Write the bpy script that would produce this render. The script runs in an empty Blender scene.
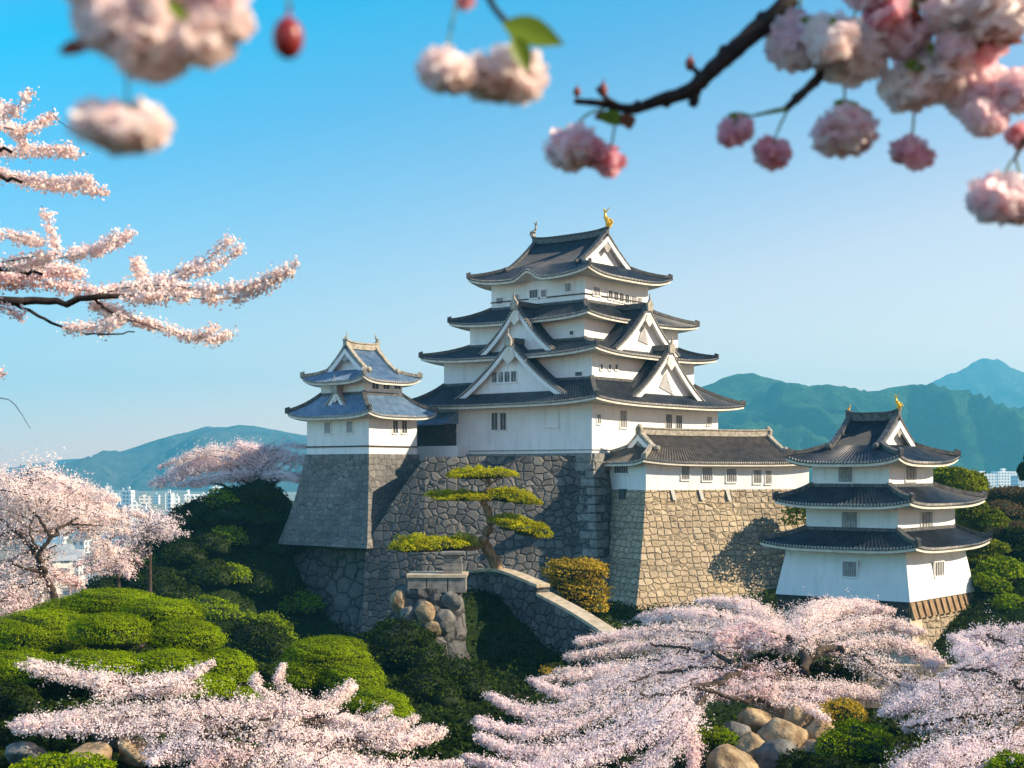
import bpy, math, random
import numpy as np
from mathutils import Vector, Matrix

# ---------------------------------------------------------------- camera, sky, sun, exposure
SC = bpy.context.scene
COL = SC.collection
F, HZ = 1400.0, 472.0            # focal length in pixels and the horizon's row in the photograph

cam_d = bpy.data.cameras.new("camera")
cam = bpy.data.objects.new("camera", cam_d)
COL.objects.link(cam)
cam.location = (0, 0, 0)
cam.rotation_euler = (math.radians(90), 0, 0)
cam_d.sensor_width = 36
cam_d.lens = 36 * F / 1024
cam_d.shift_y = (HZ - 384) / 1024
cam_d.clip_start = 0.05
cam_d.clip_end = 30000
cam_d.dof.use_dof = True
cam_d.dof.focus_distance = 135
cam_d.dof.aperture_fstop = 7.6
SC.camera = cam

SUN_EL, SUN_A = 32.0, 13.0       # the sun stands to the right and a little on the camera's side
sun_dir = Vector((math.cos(math.radians(SUN_EL)) * math.cos(math.radians(SUN_A)),
                  -math.cos(math.radians(SUN_EL)) * math.sin(math.radians(SUN_A)),
                  math.sin(math.radians(SUN_EL))))
sun_d = bpy.data.lights.new("sun", 'SUN')
sun_d.energy = 5.0
sun_d.angle = math.radians(0.5)
sun_d.color = (1.0, 0.83, 0.60)
sun = bpy.data.objects.new("sun", sun_d)
COL.objects.link(sun)
sun.rotation_euler = sun_dir.to_track_quat('Z', 'Y').to_euler()
sun.location = (60, -20, 60)

W = bpy.data.worlds.new("World")
SC.world = W
W.use_nodes = True
wn, wl = W.node_tree.nodes, W.node_tree.links
wn.clear()
sky = wn.new('ShaderNodeTexSky')
sky.sky_type = 'NISHITA'
sky.sun_disc = False
sky.sun_elevation = math.radians(SUN_EL)
sky.sun_rotation = math.radians(-(90 + SUN_A))
sky.altitude = 0
sky.air_density = 1.0
sky.dust_density = 0.3
sky.ozone_density = 3.0
# the sky's own colour: deep azure high up away from the sun, paler and greyer low towards it
tcw = wn.new('ShaderNodeTexCoord')
dotn = wn.new('ShaderNodeVectorMath')
dotn.operation = 'DOT_PRODUCT'
dotn.inputs[1].default_value = (-0.22, 0.0, 0.85)
wl.new(tcw.outputs['Generated'], dotn.inputs[0])
mrw = wn.new('ShaderNodeMapRange')
mrw.inputs[1].default_value, mrw.inputs[2].default_value = -0.1, 0.5
wl.new(dotn.outputs['Value'], mrw.inputs[0])
rmp = wn.new('ShaderNodeValToRGB')
els = rmp.color_ramp.elements
SKY_T = [(-0.05, (1.98, 1.06, 0.74)), (0.08, (1.85, 1.12, 0.89)), (0.155, (1.16, 1.06, 0.99)), (0.235, (0.48, 1.02, 1.11)), (0.31, (0.0, 1.20, 1.30)), (0.46, (0.86, 0.98, 1.10))]
while len(els) < len(SKY_T):
    els.new(0.5)
for e_, (p_, c_) in zip(els, SKY_T):
    e_.position = (p_ + 0.1) / 0.6
    e_.color = (*[q / 1.5 for q in c_], 1)
wl.new(mrw.outputs[0], rmp.inputs[0])
tint = wn.new('ShaderNodeMixRGB')
tint.blend_type = 'MULTIPLY'
tint.inputs[0].default_value = 1.0
wl.new(sky.outputs[0], tint.inputs[1])
wl.new(rmp.outputs[0], tint.inputs[2])
bg = wn.new('ShaderNodeBackground')
bg.inputs['Strength'].default_value = 0.097
mul = wn.new('ShaderNodeMixRGB')
mul.blend_type = 'MULTIPLY'
mul.inputs[0].default_value = 1.0
mul.inputs[2].default_value = (1.5, 1.5, 1.5, 1)
wl.new(tint.outputs[0], mul.inputs[1])
wo = wn.new('ShaderNodeOutputWorld')
wl.new(mul.outputs[0], bg.inputs['Color'])
wl.new(bg.outputs[0], wo.inputs['Surface'])

SC.view_settings.view_transform = 'Standard'
SC.view_settings.look = 'None'
SC.view_settings.exposure = 0.88
SC.view_settings.gamma = 1.0
SC.view_settings.use_curve_mapping = False
SC.cycles.use_denoising = True
SC.cycles.max_bounces = 9
SC.cycles.diffuse_bounces = 7
SC.cycles.transmission_bounces = 6
SC.cycles.transparent_max_bounces = 8
SC.cycles.volume_bounces = 1
SC.render.use_persistent_data = False

rng = np.random.default_rng(7)
random.seed(7)


def P(px, py, Y):
    """The point in the place that a pixel of the photograph shows when it lies Y metres away."""
    return Vector(((px - 512) * Y / F, Y, (HZ - py) * Y / F))


# ---------------------------------------------------------------- materials
MATS = {}


def _new(name):
    m = bpy.data.materials.new(name)
    m.use_nodes = True
    nt = m.node_tree
    nt.nodes.clear()
    out = nt.nodes.new('ShaderNodeOutputMaterial')
    b = nt.nodes.new('ShaderNodeBsdfPrincipled')
    nt.links.new(b.outputs[0], out.inputs['Surface'])
    MATS[name] = m
    return m, nt, b, out


def _ramp(nt, fac, stops):
    r = nt.nodes.new('ShaderNodeValToRGB')
    e = r.color_ramp.elements
    while len(e) < len(stops):
        e.new(0.5)
    for i, (p, c) in enumerate(stops):
        e[i].position = p
        e[i].color = (*c, 1) if len(c) == 3 else c
    nt.links.new(fac, r.inputs[0])
    return r.outputs[0]


def _coord(nt, scale=(1, 1, 1), kind='Object'):
    tc = nt.nodes.new('ShaderNodeTexCoord')
    mp = nt.nodes.new('ShaderNodeMapping')
    mp.inputs['Scale'].default_value = scale
    nt.links.new(tc.outputs[kind], mp.inputs[0])
    return mp.outputs[0]


def _noise(nt, co, scale, detail=4, rough=0.55):
    n = nt.nodes.new('ShaderNodeTexNoise')
    n.inputs['Scale'].default_value = scale
    n.inputs['Detail'].default_value = detail
    n.inputs['Roughness'].default_value = rough
    nt.links.new(co, n.inputs['Vector'])
    return n.outputs[0]


def _mix(nt, fac, a, b, mode='MIX'):
    m = nt.nodes.new('ShaderNodeMixRGB')
    m.blend_type = mode
    for i, v in ((0, fac), (1, a), (2, b)):
        if isinstance(v, (int, float)):
            m.inputs[i].default_value = v
        elif isinstance(v, tuple):
            m.inputs[i].default_value = (*v, 1)
        else:
            nt.links.new(v, m.inputs[i])
    return m.outputs[0]


def _bump(nt, b, h, strength, dist):
    n = nt.nodes.new('ShaderNodeBump')
    n.inputs['Strength'].default_value = strength
    n.inputs['Distance'].default_value = dist
    nt.links.new(h, n.inputs['Height'])
    nt.links.new(n.outputs[0], b.inputs['Normal'])


def noisy(name, c1, c2, scale=2.0, rough=0.8, bump=0.3, bd=0.05, stretch=(1, 1, 1), lo=0.35, hi=0.65, metal=0.0, spec=0.3, kind='Object'):
    m, nt, b, _ = _new(name)
    co = _coord(nt, stretch, kind)
    n = _noise(nt, co, scale, 6)
    nt.links.new(_ramp(nt, n, [(lo, c1), (hi, c2)]), b.inputs['Base Color'])
    b.inputs['Roughness'].default_value = rough
    b.inputs['Metallic'].default_value = metal
    b.inputs['Specular IOR Level'].default_value = spec
    if bump:
        _bump(nt, b, n, bump, bd)
    return m


def stone_mat(name, scale, cols, joint=(0.03, 0.03, 0.03), jw=0.07, bump=1.0, bd=0.12, squash=1.25, rough=0.85, rnd=0.8):
    m, nt, b, _ = _new(name)
    co = _coord(nt, (1, 1, squash))
    wob = nt.nodes.new('ShaderNodeTexNoise')
    wob.inputs['Scale'].default_value = 1.1
    nt.links.new(co, wob.inputs['Vector'])
    ad = nt.nodes.new('ShaderNodeVectorMath')
    ad.operation = 'MULTIPLY_ADD'
    nt.links.new(wob.outputs['Color'], ad.inputs[0])
    ad.inputs[1].default_value = (0.28, 0.28, 0.28)
    nt.links.new(co, ad.inputs[2])
    v1 = nt.nodes.new('ShaderNodeTexVoronoi')
    v2 = nt.nodes.new('ShaderNodeTexVoronoi')
    v2.feature = 'DISTANCE_TO_EDGE'
    for v in (v1, v2):
        v.inputs['Scale'].default_value = scale
        v.inputs['Randomness'].default_value = rnd
        nt.links.new(ad.outputs[0], v.inputs['Vector'])
    sep = nt.nodes.new('ShaderNodeSeparateColor')
    nt.links.new(v1.outputs['Color'], sep.inputs[0])
    k = len(cols)
    cell = _ramp(nt, sep.outputs[0], [(i / max(1, k - 1), c) for i, c in enumerate(cols)])
    fine = _noise(nt, co, 5.0, 8, 0.65)
    cell = _mix(nt, 0.75, cell, _ramp(nt, fine, [(0.3, (0.5, 0.5, 0.5)), (0.7, (1.35, 1.33, 1.3))]), 'MULTIPLY')
    big = _noise(nt, co, 0.18, 4)
    cell = _mix(nt, 0.6, cell, _ramp(nt, big, [(0.35, (0.62, 0.62, 0.66)), (0.65, (1.15, 1.12, 1.08))]), 'MULTIPLY')
    jf = _ramp(nt, v2.outputs['Distance'], [(0.0, (0, 0, 0)), (jw, (1, 1, 1))])
    nt.links.new(_mix(nt, jf, joint, cell), b.inputs['Base Color'])
    b.inputs['Roughness'].default_value = rough
    b.inputs['Specular IOR Level'].default_value = 0.25
    hgt = _ramp(nt, v2.outputs['Distance'], [(0.0, (0, 0, 0)), (jw * 3.0, (1, 1, 1))])
    hh = _mix(nt, 0.25, hgt, fine, 'ADD')
    hh = _mix(nt, 0.4, hh, sep.outputs[1], 'ADD')
    _bump(nt, b, hh, bump, bd)
    return m


def leafy(name, cols, trans=0.35, rough=0.6, patch=0.25, patch_lo=0.55, spec=0.2):
    """Leaf or petal faces: every face its own tone, larger clumps lighter and darker."""
    m, nt, b, out = _new(name)
    g = nt.nodes.new('ShaderNodeNewGeometry')
    k = len(cols)
    c = _ramp(nt, g.outputs['Random Per Island'], [(i / max(1, k - 1), q) for i, q in enumerate(cols)])
    co = _coord(nt)
    n = _noise(nt, co, patch, 3)
    c = _mix(nt, 1.0, c, _ramp(nt, n, [(0.35, (patch_lo,) * 3), (0.62, (1.1, 1.1, 1.1))]), 'MULTIPLY')
    nt.links.new(c, b.inputs['Base Color'])
    b.inputs['Roughness'].default_value = rough
    b.inputs['Specular IOR Level'].default_value = spec
    t = nt.nodes.new('ShaderNodeBsdfTranslucent')
    nt.links.new(c, t.inputs['Color'])
    mx = nt.nodes.new('ShaderNodeMixShader')
    mx.inputs[0].default_value = trans
    nt.links.new(b.outputs[0], mx.inputs[1])
    nt.links.new(t.outputs[0], mx.inputs[2])
    nt.links.new(mx.outputs[0], out.inputs['Surface'])
    return m


def plaster_mat():
    m, nt, b, _ = _new('white_plaster')
    co = _coord(nt, (1.2, 1.2, 0.18))
    n = _noise(nt, co, 1.3, 6, 0.6)
    n2 = _noise(nt, _coord(nt), 0.35, 4)
    c = _ramp(nt, n, [(0.25, (0.68, 0.67, 0.64)), (0.5, (0.83, 0.82, 0.80))])
    c = _mix(nt, 0.5, c, _ramp(nt, n2, [(0.3, (0.80, 0.80, 0.79)), (0.65, (1, 1, 1))]), 'MULTIPLY')
    nt.links.new(c, b.inputs['Base Color'])
    b.inputs['Roughness'].default_value = 0.85
    _bump(nt, b, n2, 0.15, 0.05)


plaster_mat()
noisy('eave_plaster', (0.60, 0.54, 0.45), (0.78, 0.74, 0.66), 1.5, bump=0.1)
noisy('roof_tile', (0.010, 0.016, 0.030), (0.038, 0.045, 0.060), 1.2, rough=0.42, bump=0.4, bd=0.03, spec=0.35)
noisy('sky_tint_roof_tile', (0.09, 0.16, 0.26), (0.18, 0.27, 0.38), 1.4, rough=0.34, bump=0.3, bd=0.03, spec=0.6)  # the sky's reflection on the tiles is put into this blue
noisy('brown_roof_tile', (0.055, 0.045, 0.038), (0.125, 0.10, 0.08), 1.4, rough=0.6, bump=0.4, bd=0.03)
noisy('ridge_tile', (0.045, 0.045, 0.048), (0.13, 0.125, 0.12), 3.0, rough=0.6, bump=0.4, bd=0.04)
noisy('pale_ridge_tile', (0.22, 0.19, 0.15), (0.45, 0.41, 0.33), 3.0, rough=0.6, bump=0.4, bd=0.04)
noisy('tile_end', (0.25, 0.23, 0.20), (0.50, 0.47, 0.42), 4.0, bump=0.2)
noisy('gold', (0.75, 0.40, 0.03), (0.90, 0.55, 0.06), 3.0, rough=0.4, bump=0.3, metal=0.25)
noisy('dark_wood', (0.025, 0.022, 0.02), (0.06, 0.05, 0.042), 3.0, rough=0.7)
noisy('brown_wood', (0.17, 0.10, 0.05), (0.36, 0.24, 0.13), 2.0, rough=0.7, stretch=(3, 3, 0.5))
noisy('window_dark', (0.05, 0.055, 0.06), (0.10, 0.105, 0.115), 2.0, rough=0.4, bump=0)
noisy('window_bar', (0.25, 0.24, 0.23), (0.42, 0.40, 0.37), 3.0, bump=0.1)
noisy('shutter_grey', (0.30, 0.30, 0.31), (0.42, 0.41, 0.41), 2.0, bump=0.1)
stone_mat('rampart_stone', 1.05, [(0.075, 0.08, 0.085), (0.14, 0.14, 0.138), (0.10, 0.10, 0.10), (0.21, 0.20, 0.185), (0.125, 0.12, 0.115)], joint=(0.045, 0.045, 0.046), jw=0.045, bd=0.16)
stone_mat('warm_stone', 1.12, [(0.36, 0.285, 0.19), (0.48, 0.39, 0.27), (0.42, 0.34, 0.235), (0.54, 0.45, 0.32)], joint=(0.17, 0.13, 0.085), jw=0.045, squash=1.55, rnd=0.42)
stone_mat('fine_stone', 1.25, [(0.15, 0.148, 0.145), (0.22, 0.21, 0.195), (0.185, 0.18, 0.172), (0.26, 0.245, 0.225)], joint=(0.07, 0.07, 0.07), jw=0.05, bump=0.7, bd=0.08, squash=1.4, rnd=0.6)
stone_mat('boulder_stone', 0.55, [(0.09, 0.095, 0.10), (0.16, 0.155, 0.15), (0.13, 0.13, 0.13)], jw=0.08, bump=1.0, bd=0.25)
noisy('coping_stone', (0.36, 0.29, 0.20), (0.58, 0.49, 0.36), 1.6, bump=0.5, bd=0.06)
noisy('cut_stone', (0.14, 0.135, 0.125), (0.27, 0.255, 0.23), 1.8, bump=0.5, bd=0.05)
noisy('rock', (0.20, 0.13, 0.07), (0.44, 0.33, 0.20), 1.6, bump=0.9, bd=0.25)
noisy('grey_rock', (0.085, 0.085, 0.085), (0.22, 0.21, 0.19), 1.4, bump=0.9, bd=0.25)
noisy('bark', (0.030, 0.021, 0.016), (0.085, 0.060, 0.045), 6.0, rough=0.9, bump=0.8, bd=0.05)
noisy('pine_bark', (0.13, 0.08, 0.045), (0.34, 0.23, 0.13), 4.0, rough=0.9, bump=0.8, bd=0.08, stretch=(1, 1, 0.5))
noisy('near_bark', (0.010, 0.007, 0.007), (0.035, 0.025, 0.022), 90.0, rough=0.75, bump=0.9, bd=0.004)
noisy('stem_green', (0.10, 0.16, 0.03), (0.22, 0.26, 0.06), 40.0, rough=0.5, bump=0)
noisy('calyx_red', (0.16, 0.03, 0.03), (0.30, 0.08, 0.05), 60.0, rough=0.4, bump=0)
noisy('bud_red', (0.16, 0.010, 0.014), (0.30, 0.03, 0.03), 60.0, rough=0.35, bump=0, spec=0.5)
noisy('city_roof_blue', (0.08, 0.22, 0.36), (0.14, 0.34, 0.5), 0.2, bump=0)
noisy('city_roof_grey', (0.25, 0.27, 0.30), (0.4, 0.42, 0.44), 0.2, bump=0)
noisy('path_gravel', (0.24, 0.19, 0.13), (0.38, 0.31, 0.22), 1.4, bump=0.4, bd=0.04)

leafy('blossom_white', [(0.96, 0.80, 0.76), (0.96, 0.85, 0.81), (0.95, 0.75, 0.73), (0.97, 0.90, 0.86)], 0.45, patch=0.35, patch_lo=0.9)
leafy('blossom_shade_lilac', [(0.93, 0.79, 0.80), (0.95, 0.84, 0.84), (0.90, 0.74, 0.77), (0.96, 0.87, 0.86)], 0.45, patch=0.35, patch_lo=0.88)  # cooler petal copy, the bluish tone of shaded blossom put into its colour
leafy('blossom_pink', [(0.92, 0.68, 0.67), (0.95, 0.79, 0.76), (0.90, 0.62, 0.64), (0.95, 0.86, 0.82)], 0.42, patch=0.3, patch_lo=0.84)
leafy('near_petal_pale', [(0.96, 0.81, 0.80), (0.97, 0.87, 0.85), (0.97, 0.91, 0.89)], 0.72, patch=20, patch_lo=0.97)
leafy('near_petal_pink', [(0.95, 0.73, 0.77), (0.96, 0.80, 0.82), (0.97, 0.87, 0.87)], 0.72, patch=20, patch_lo=0.97)
leafy('near_petal_rose', [(0.88, 0.48, 0.56), (0.92, 0.60, 0.66), (0.94, 0.70, 0.72)], 0.66, patch=20, patch_lo=0.95)
leafy('near_leaf', [(0.12, 0.20, 0.02), (0.20, 0.30, 0.03)], 0.45, patch=20, patch_lo=0.7, rough=0.4)
leafy('bronze_leaf', [(0.16, 0.05, 0.03), (0.28, 0.09, 0.05)], 0.4, patch=20, patch_lo=0.7, rough=0.4)
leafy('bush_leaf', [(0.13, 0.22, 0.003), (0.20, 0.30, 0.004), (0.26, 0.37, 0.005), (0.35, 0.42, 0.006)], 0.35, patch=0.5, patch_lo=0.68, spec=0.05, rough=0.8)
leafy('dark_shade_leaf', [(0.014, 0.030, 0.004), (0.030, 0.055, 0.006), (0.055, 0.085, 0.008)], 0.2, patch=0.35, patch_lo=0.4, spec=0.04, rough=0.8)  # darkened in colour, mostly to stand for shadow on slope and valley
leafy('pine_leaf', [(0.34, 0.36, 0.006), (0.50, 0.50, 0.010), (0.64, 0.57, 0.016)], 0.45, patch=0.7, patch_lo=0.65, spec=0.05, rough=0.8)
leafy('golden_leaf', [(0.40, 0.30, 0.015), (0.54, 0.38, 0.02), (0.60, 0.36, 0.03), (0.34, 0.32, 0.02)], 0.3, patch=0.6, patch_lo=0.55)
leafy('far_leaf', [(0.14, 0.19, 0.004), (0.24, 0.29, 0.006), (0.34, 0.36, 0.010)], 0.3, patch=0.3, patch_lo=0.5, spec=0.05, rough=0.8)
leafy('dry_leaf', [(0.10, 0.065, 0.03), (0.17, 0.11, 0.05), (0.13, 0.10, 0.04)], 0.25, patch=0.4, patch_lo=0.6, spec=0.05, rough=0.8)
noisy('bush_core', (0.010, 0.018, 0.005), (0.02, 0.035, 0.008), 1.0, bump=0)  # dark fill standing for the shade inside foliage


def ground_mat():
    m, nt, b, _ = _new('hill_grass')
    co = _coord(nt)
    n1 = _noise(nt, co, 0.09, 5)
    n2 = _noise(nt, co, 1.3, 8, 0.7)
    grass = _ramp(nt, n2, [(0.3, (0.010, 0.018, 0.005)), (0.6, (0.022, 0.040, 0.008)), (0.8, (0.045, 0.07, 0.014))])
    soil = _ramp(nt, n2, [(0.3, (0.022, 0.016, 0.011)), (0.7, (0.065, 0.046, 0.03))])
    f = _ramp(nt, n1, [(0.56, (0, 0, 0)), (0.66, (1, 1, 1))])
    near = _mix(nt, f, grass, soil)  # grass and soil both coloured dark to stand for shadow on the slope
    # the lowland beyond the hill: pale fields and town ground
    n3 = _noise(nt, co, 0.004, 6, 0.7)
    far = _ramp(nt, n3, [(0.35, (0.10, 0.13, 0.07)), (0.5, (0.24, 0.24, 0.20)), (0.68, (0.34, 0.33, 0.30))])
    sx = nt.nodes.new('ShaderNodeSeparateXYZ')
    nt.links.new(co, sx.inputs[0])
    mr = nt.nodes.new('ShaderNodeMapRange')
    mr.inputs[1].default_value, mr.inputs[2].default_value = -34, -28
    mr.inputs[3].default_value, mr.inputs[4].default_value = 1, 0
    nt.links.new(sx.outputs['Z'], mr.inputs[0])
    nt.links.new(_mix(nt, mr.outputs[0], near, far), b.inputs['Base Color'])
    b.inputs['Roughness'].default_value = 0.95
    b.inputs['Specular IOR Level'].default_value = 0.1
    _bump(nt, b, n2, 0.8, 0.25)


ground_mat()


def mountain_mat(name, c1, c2, c3):
    m, nt, b, _ = _new(name)
    co = _coord(nt)
    n = _noise(nt, co, 0.02, 8, 0.72)
    n2 = _noise(nt, co, 0.0022, 6, 0.6)
    c = _ramp(nt, n, [(0.3, c1), (0.7, c2)])
    c = _mix(nt, _ramp(nt, n2, [(0.58, (0, 0, 0)), (0.66, (1, 1, 1))]), c, c3)
    nt.links.new(c, b.inputs['Base Color'])
    b.inputs['Roughness'].default_value = 0.95
    b.inputs['Specular IOR Level'].default_value = 0.05
    _bump(nt, b, n, 1.0, 40.0)


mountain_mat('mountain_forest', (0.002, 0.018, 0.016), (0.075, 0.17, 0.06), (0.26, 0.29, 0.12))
mountain_mat('hazed_mountain_forest', (0.06, 0.08, 0.085), (0.12, 0.15, 0.15), (0.20, 0.21, 0.18))  # paler, greyer forest with distance haze put into the colour


def facade_mat(name, wall, glass, sx=3.4, sz=3.2):
    m, nt, b, _ = _new(name)
    tc = nt.nodes.new('ShaderNodeTexCoord')
    s = nt.nodes.new('ShaderNodeSeparateXYZ')
    nt.links.new(tc.outputs['Object'], s.inputs[0])
    a = nt.nodes.new('ShaderNodeMath')
    a.operation = 'ADD'
    nt.links.new(s.outputs['X'], a.inputs[0])
    nt.links.new(s.outputs['Y'], a.inputs[1])
    cmb = nt.nodes.new('ShaderNodeCombineXYZ')
    nt.links.new(a.outputs[0], cmb.inputs[0])
    nt.links.new(s.outputs['Z'], cmb.inputs[1])
    br = nt.nodes.new('ShaderNodeTexBrick')
    br.offset = 0.0
    br.inputs['Scale'].default_value = 1.0
    br.inputs['Brick Width'].default_value = sx
    br.inputs['Row Height'].default_value = sz
    br.inputs['Mortar Size'].default_value = 0.75
    br.inputs['Mortar Smooth'].default_value = 0.0
    br.inputs['Color1'].default_value = (*glass, 1)
    br.inputs['Color2'].default_value = (*[g * 1.5 for g in glass], 1)
    br.inputs['Mortar'].default_value = (*wall, 1)
    nt.links.new(cmb.outputs[0], br.inputs['Vector'])
    nt.links.new(br.outputs[0], b.inputs['Base Color'])
    b.inputs['Roughness'].default_value = 0.6


facade_mat('city_white', (0.80, 0.80, 0.80), (0.16, 0.19, 0.22))
facade_mat('city_cream', (0.72, 0.68, 0.62), (0.15, 0.16, 0.18), 4.2, 3.0)
facade_mat('city_grey', (0.52, 0.55, 0.60), (0.10, 0.12, 0.15), 2.8, 3.4)


# ---------------------------------------------------------------- mesh helpers
class MB:
    def __init__(self):
        self.v, self.f = [], []

    def add(self, verts, faces):
        o = len(self.v)
        self.v.extend([tuple(q) for q in verts])
        self.f.extend([tuple(i + o for i in q) for q in faces])
        return self

    def box(self, x0, x1, y0, y1, z0, z1, T=None):
        vs = [(x, y, z) for z in (z0, z1) for y in (y0, y1) for x in (x0, x1)]
        if T:
            vs = [T(*q) for q in vs]
        return self.add(vs, [(0, 2, 3, 1), (4, 5, 7, 6), (0, 1, 5, 4), (2, 6, 7, 3), (0, 4, 6, 2), (1, 3, 7, 5)])

    def grid(self, rows, closed=False):
        n = len(rows[0])
        vs = [p for r in rows for p in r]
        fs = []
        for i in range(len(rows) - 1):
            for j in range(n if closed else n - 1):
                k = (j + 1) % n
                fs.append((i * n + j, i * n + k, (i + 1) * n + k, (i + 1) * n + j))
        return self.add(vs, fs)

    def poly(self, pts):
        return self.add(pts, [tuple(range(len(pts)))])

    def prism(self, pts, d):
        """A flat outline given thickness along the vector d."""
        d = Vector(d)
        n = len(pts)
        a = [Vector(p) for p in pts]
        return self.add(a + [p + d for p in a],
                        [tuple(range(n)), tuple(reversed(range(n, 2 * n)))] + [(i, (i + 1) % n, n + (i + 1) % n, n + i) for i in range(n)])

    def tube(self, pts, rad, n=6, flat=1.0):
        pts = [Vector(p) for p in pts]
        if not hasattr(rad, '__len__'):
            rad = [rad] * len(pts)
        rows = []
        up0 = Vector((0, 0, 1))
        for i, p in enumerate(pts):
            d = (pts[min(i + 1, len(pts) - 1)] - pts[max(i - 1, 0)])
            if d.length < 1e-9:
                d = Vector((0, 0, 1))
            d.normalize()
            up = up0 if abs(d.z) < 0.93 else Vector((1, 0, 0))
            s = d.cross(up).normalized()
            u = s.cross(d).normalized()
            rows.append([p + (s * math.cos(2 * math.pi * k / n) + u * math.sin(2 * math.pi * k / n) * flat) * rad[i] for k in range(n)])
        o = len(self.v)
        self.grid(rows, closed=True)
        self.f.append(tuple(o + k for k in range(n)))
        self.f.append(tuple(o + (len(rows) - 1) * n + k for k in reversed(range(n))))
        return self

    def bar(self, a, b, w, h):
        """A box-section bar from a to b."""
        a, b = Vector(a), Vector(b)
        d = (b - a).normalized()
        up = Vector((0, 0, 1)) if abs(d.z) < 0.95 else Vector((1, 0, 0))
        s = d.cross(up).normalized() * (w / 2)
        u = s.cross(d).normalized() * (h / 2)
        return self.add([a - s - u, a + s - u, a + s + u, a - s + u, b - s - u, b + s - u, b + s + u, b - s + u],
                        [(0, 1, 2, 3), (7, 6, 5, 4), (0, 4, 5, 1), (1, 5, 6, 2), (2, 6, 7, 3), (3, 7, 4, 0)])

    def blob(self, c, r, rx=1, ry=1, rz=1, seg=10, ring=7, rough=0.0, seed=0):
        rr = random.Random(seed)
        ph = [rr.uniform(0, 6.28) for _ in range(6)]
        rows = []
        for i in range(ring + 1):
            th = math.pi * i / ring
            row = []
            for j in range(seg):
                a = 2 * math.pi * j / seg
                q = r * (1 + rough * (math.sin(2 * a + ph[0]) * math.sin(th * 2 + ph[1]) + 0.7 * math.sin(3 * a + ph[2] + th * 3) + 0.5 * math.sin(5 * a + ph[3]) * math.sin(4 * th + ph[4])))
                if i in (0, ring):
                    q = r
                row.append((c[0] + q * rx * math.sin(th) * math.cos(a), c[1] + q * ry * math.sin(th) * math.sin(a), c[2] + q * rz * math.cos(th)))
            rows.append(row)
        return self.grid(rows, closed=True)

    def build(self, name, mat, parent=None, smooth=False):
        me = bpy.data.meshes.new(name)
        me.from_pydata(self.v, [], self.f)
        me.materials.append(MATS[mat])
        if smooth:
            me.polygons.foreach_set('use_smooth', [True] * len(me.polygons))
        me.update()
        o = bpy.data.objects.new(name, me)
        COL.objects.link(o)
        if parent:
            o.parent = parent
        return o


def np_mesh(name, V, quad_n, mat, parent=None, smooth=False):
    """A mesh of loose quads: V holds 4 corners per face."""
    me = bpy.data.meshes.new(name)
    me.vertices.add(len(V))
    me.vertices.foreach_set('co', np.ascontiguousarray(V, dtype=np.float32).ravel())
    me.loops.add(quad_n * 4)
    me.loops.foreach_set('vertex_index', np.arange(quad_n * 4, dtype=np.int32))
    me.polygons.add(quad_n)
    me.polygons.foreach_set('loop_start', np.arange(0, quad_n * 4, 4, dtype=np.int32))
    me.materials.append(MATS[mat])
    me.update(calc_edges=True)
    o = bpy.data.objects.new(name, me)
    COL.objects.link(o)
    if parent:
        o.parent = parent
    return o


def leaf_quads(C, size, normals=None, k=0.8, aspect=1.0, fold=0.25):
    """Quads of the given size at the points C, turned at random or roughly along normals."""
    n = len(C)
    N = rng.normal(size=(n, 3))
    N /= np.linalg.norm(N, axis=1)[:, None]
    if normals is not None:
        N = normals + k * N
        N /= np.linalg.norm(N, axis=1)[:, None] + 1e-9
    A = np.cross(N, rng.normal(size=(n, 3)))
    A /= np.linalg.norm(A, axis=1)[:, None] + 1e-9
    B = np.cross(N, A)
    s = (np.asarray(size) * rng.uniform(0.6, 1.25, n))[:, None] * 0.5
    A, B = A * s * aspect, B * s
    N = N * s * fold
    V = np.stack([C - A, C - B + N, C + A, C + B + N], axis=1).reshape(-1, 3)
    return V


def leaves(name, C, size, mat, parent=None, normals=None, k=0.8, aspect=1.0):
    return np_mesh(name, leaf_quads(np.asarray(C), size, normals, k, aspect), len(C), mat, parent)


def tag(o, label=None, cat=None, group=None, kind=None):
    if label:
        o['label'] = label
    if cat:
        o['category'] = cat
    if group:
        o['group'] = group
    if kind:
        o['kind'] = kind
    return o


def thing(name, label, cat, loc=(0, 0, 0), rz=0.0, group=None):
    o = bpy.data.objects.new(name, None)
    o.empty_display_size = 0.5
    COL.objects.link(o)
    o.location = loc
    o.rotation_euler = (0, 0, rz)
    return tag(o, label, cat, group)


def spline(pts, n):
    """Catmull-Rom through the points, n samples."""
    p = np.array([tuple(q) for q in pts], dtype=float)
    if len(p) == 2:
        t = np.linspace(0, 1, n)[:, None]
        return p[0] * (1 - t) + p[1] * t
    p = np.vstack([2 * p[0] - p[1], p, 2 * p[-1] - p[-2]])
    m = len(p) - 3
    out = []
    for u in np.linspace(0, m, n):
        i = min(int(u), m - 1)
        t = u - i
        a, b, c, d = p[i], p[i + 1], p[i + 2], p[i + 3]
        out.append(0.5 * (2 * b + (c - a) * t + (2 * a - 5 * b + 4 * c - d) * t * t + (3 * b - a - 3 * c + d) * t ** 3))
    return np.array(out)
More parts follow.
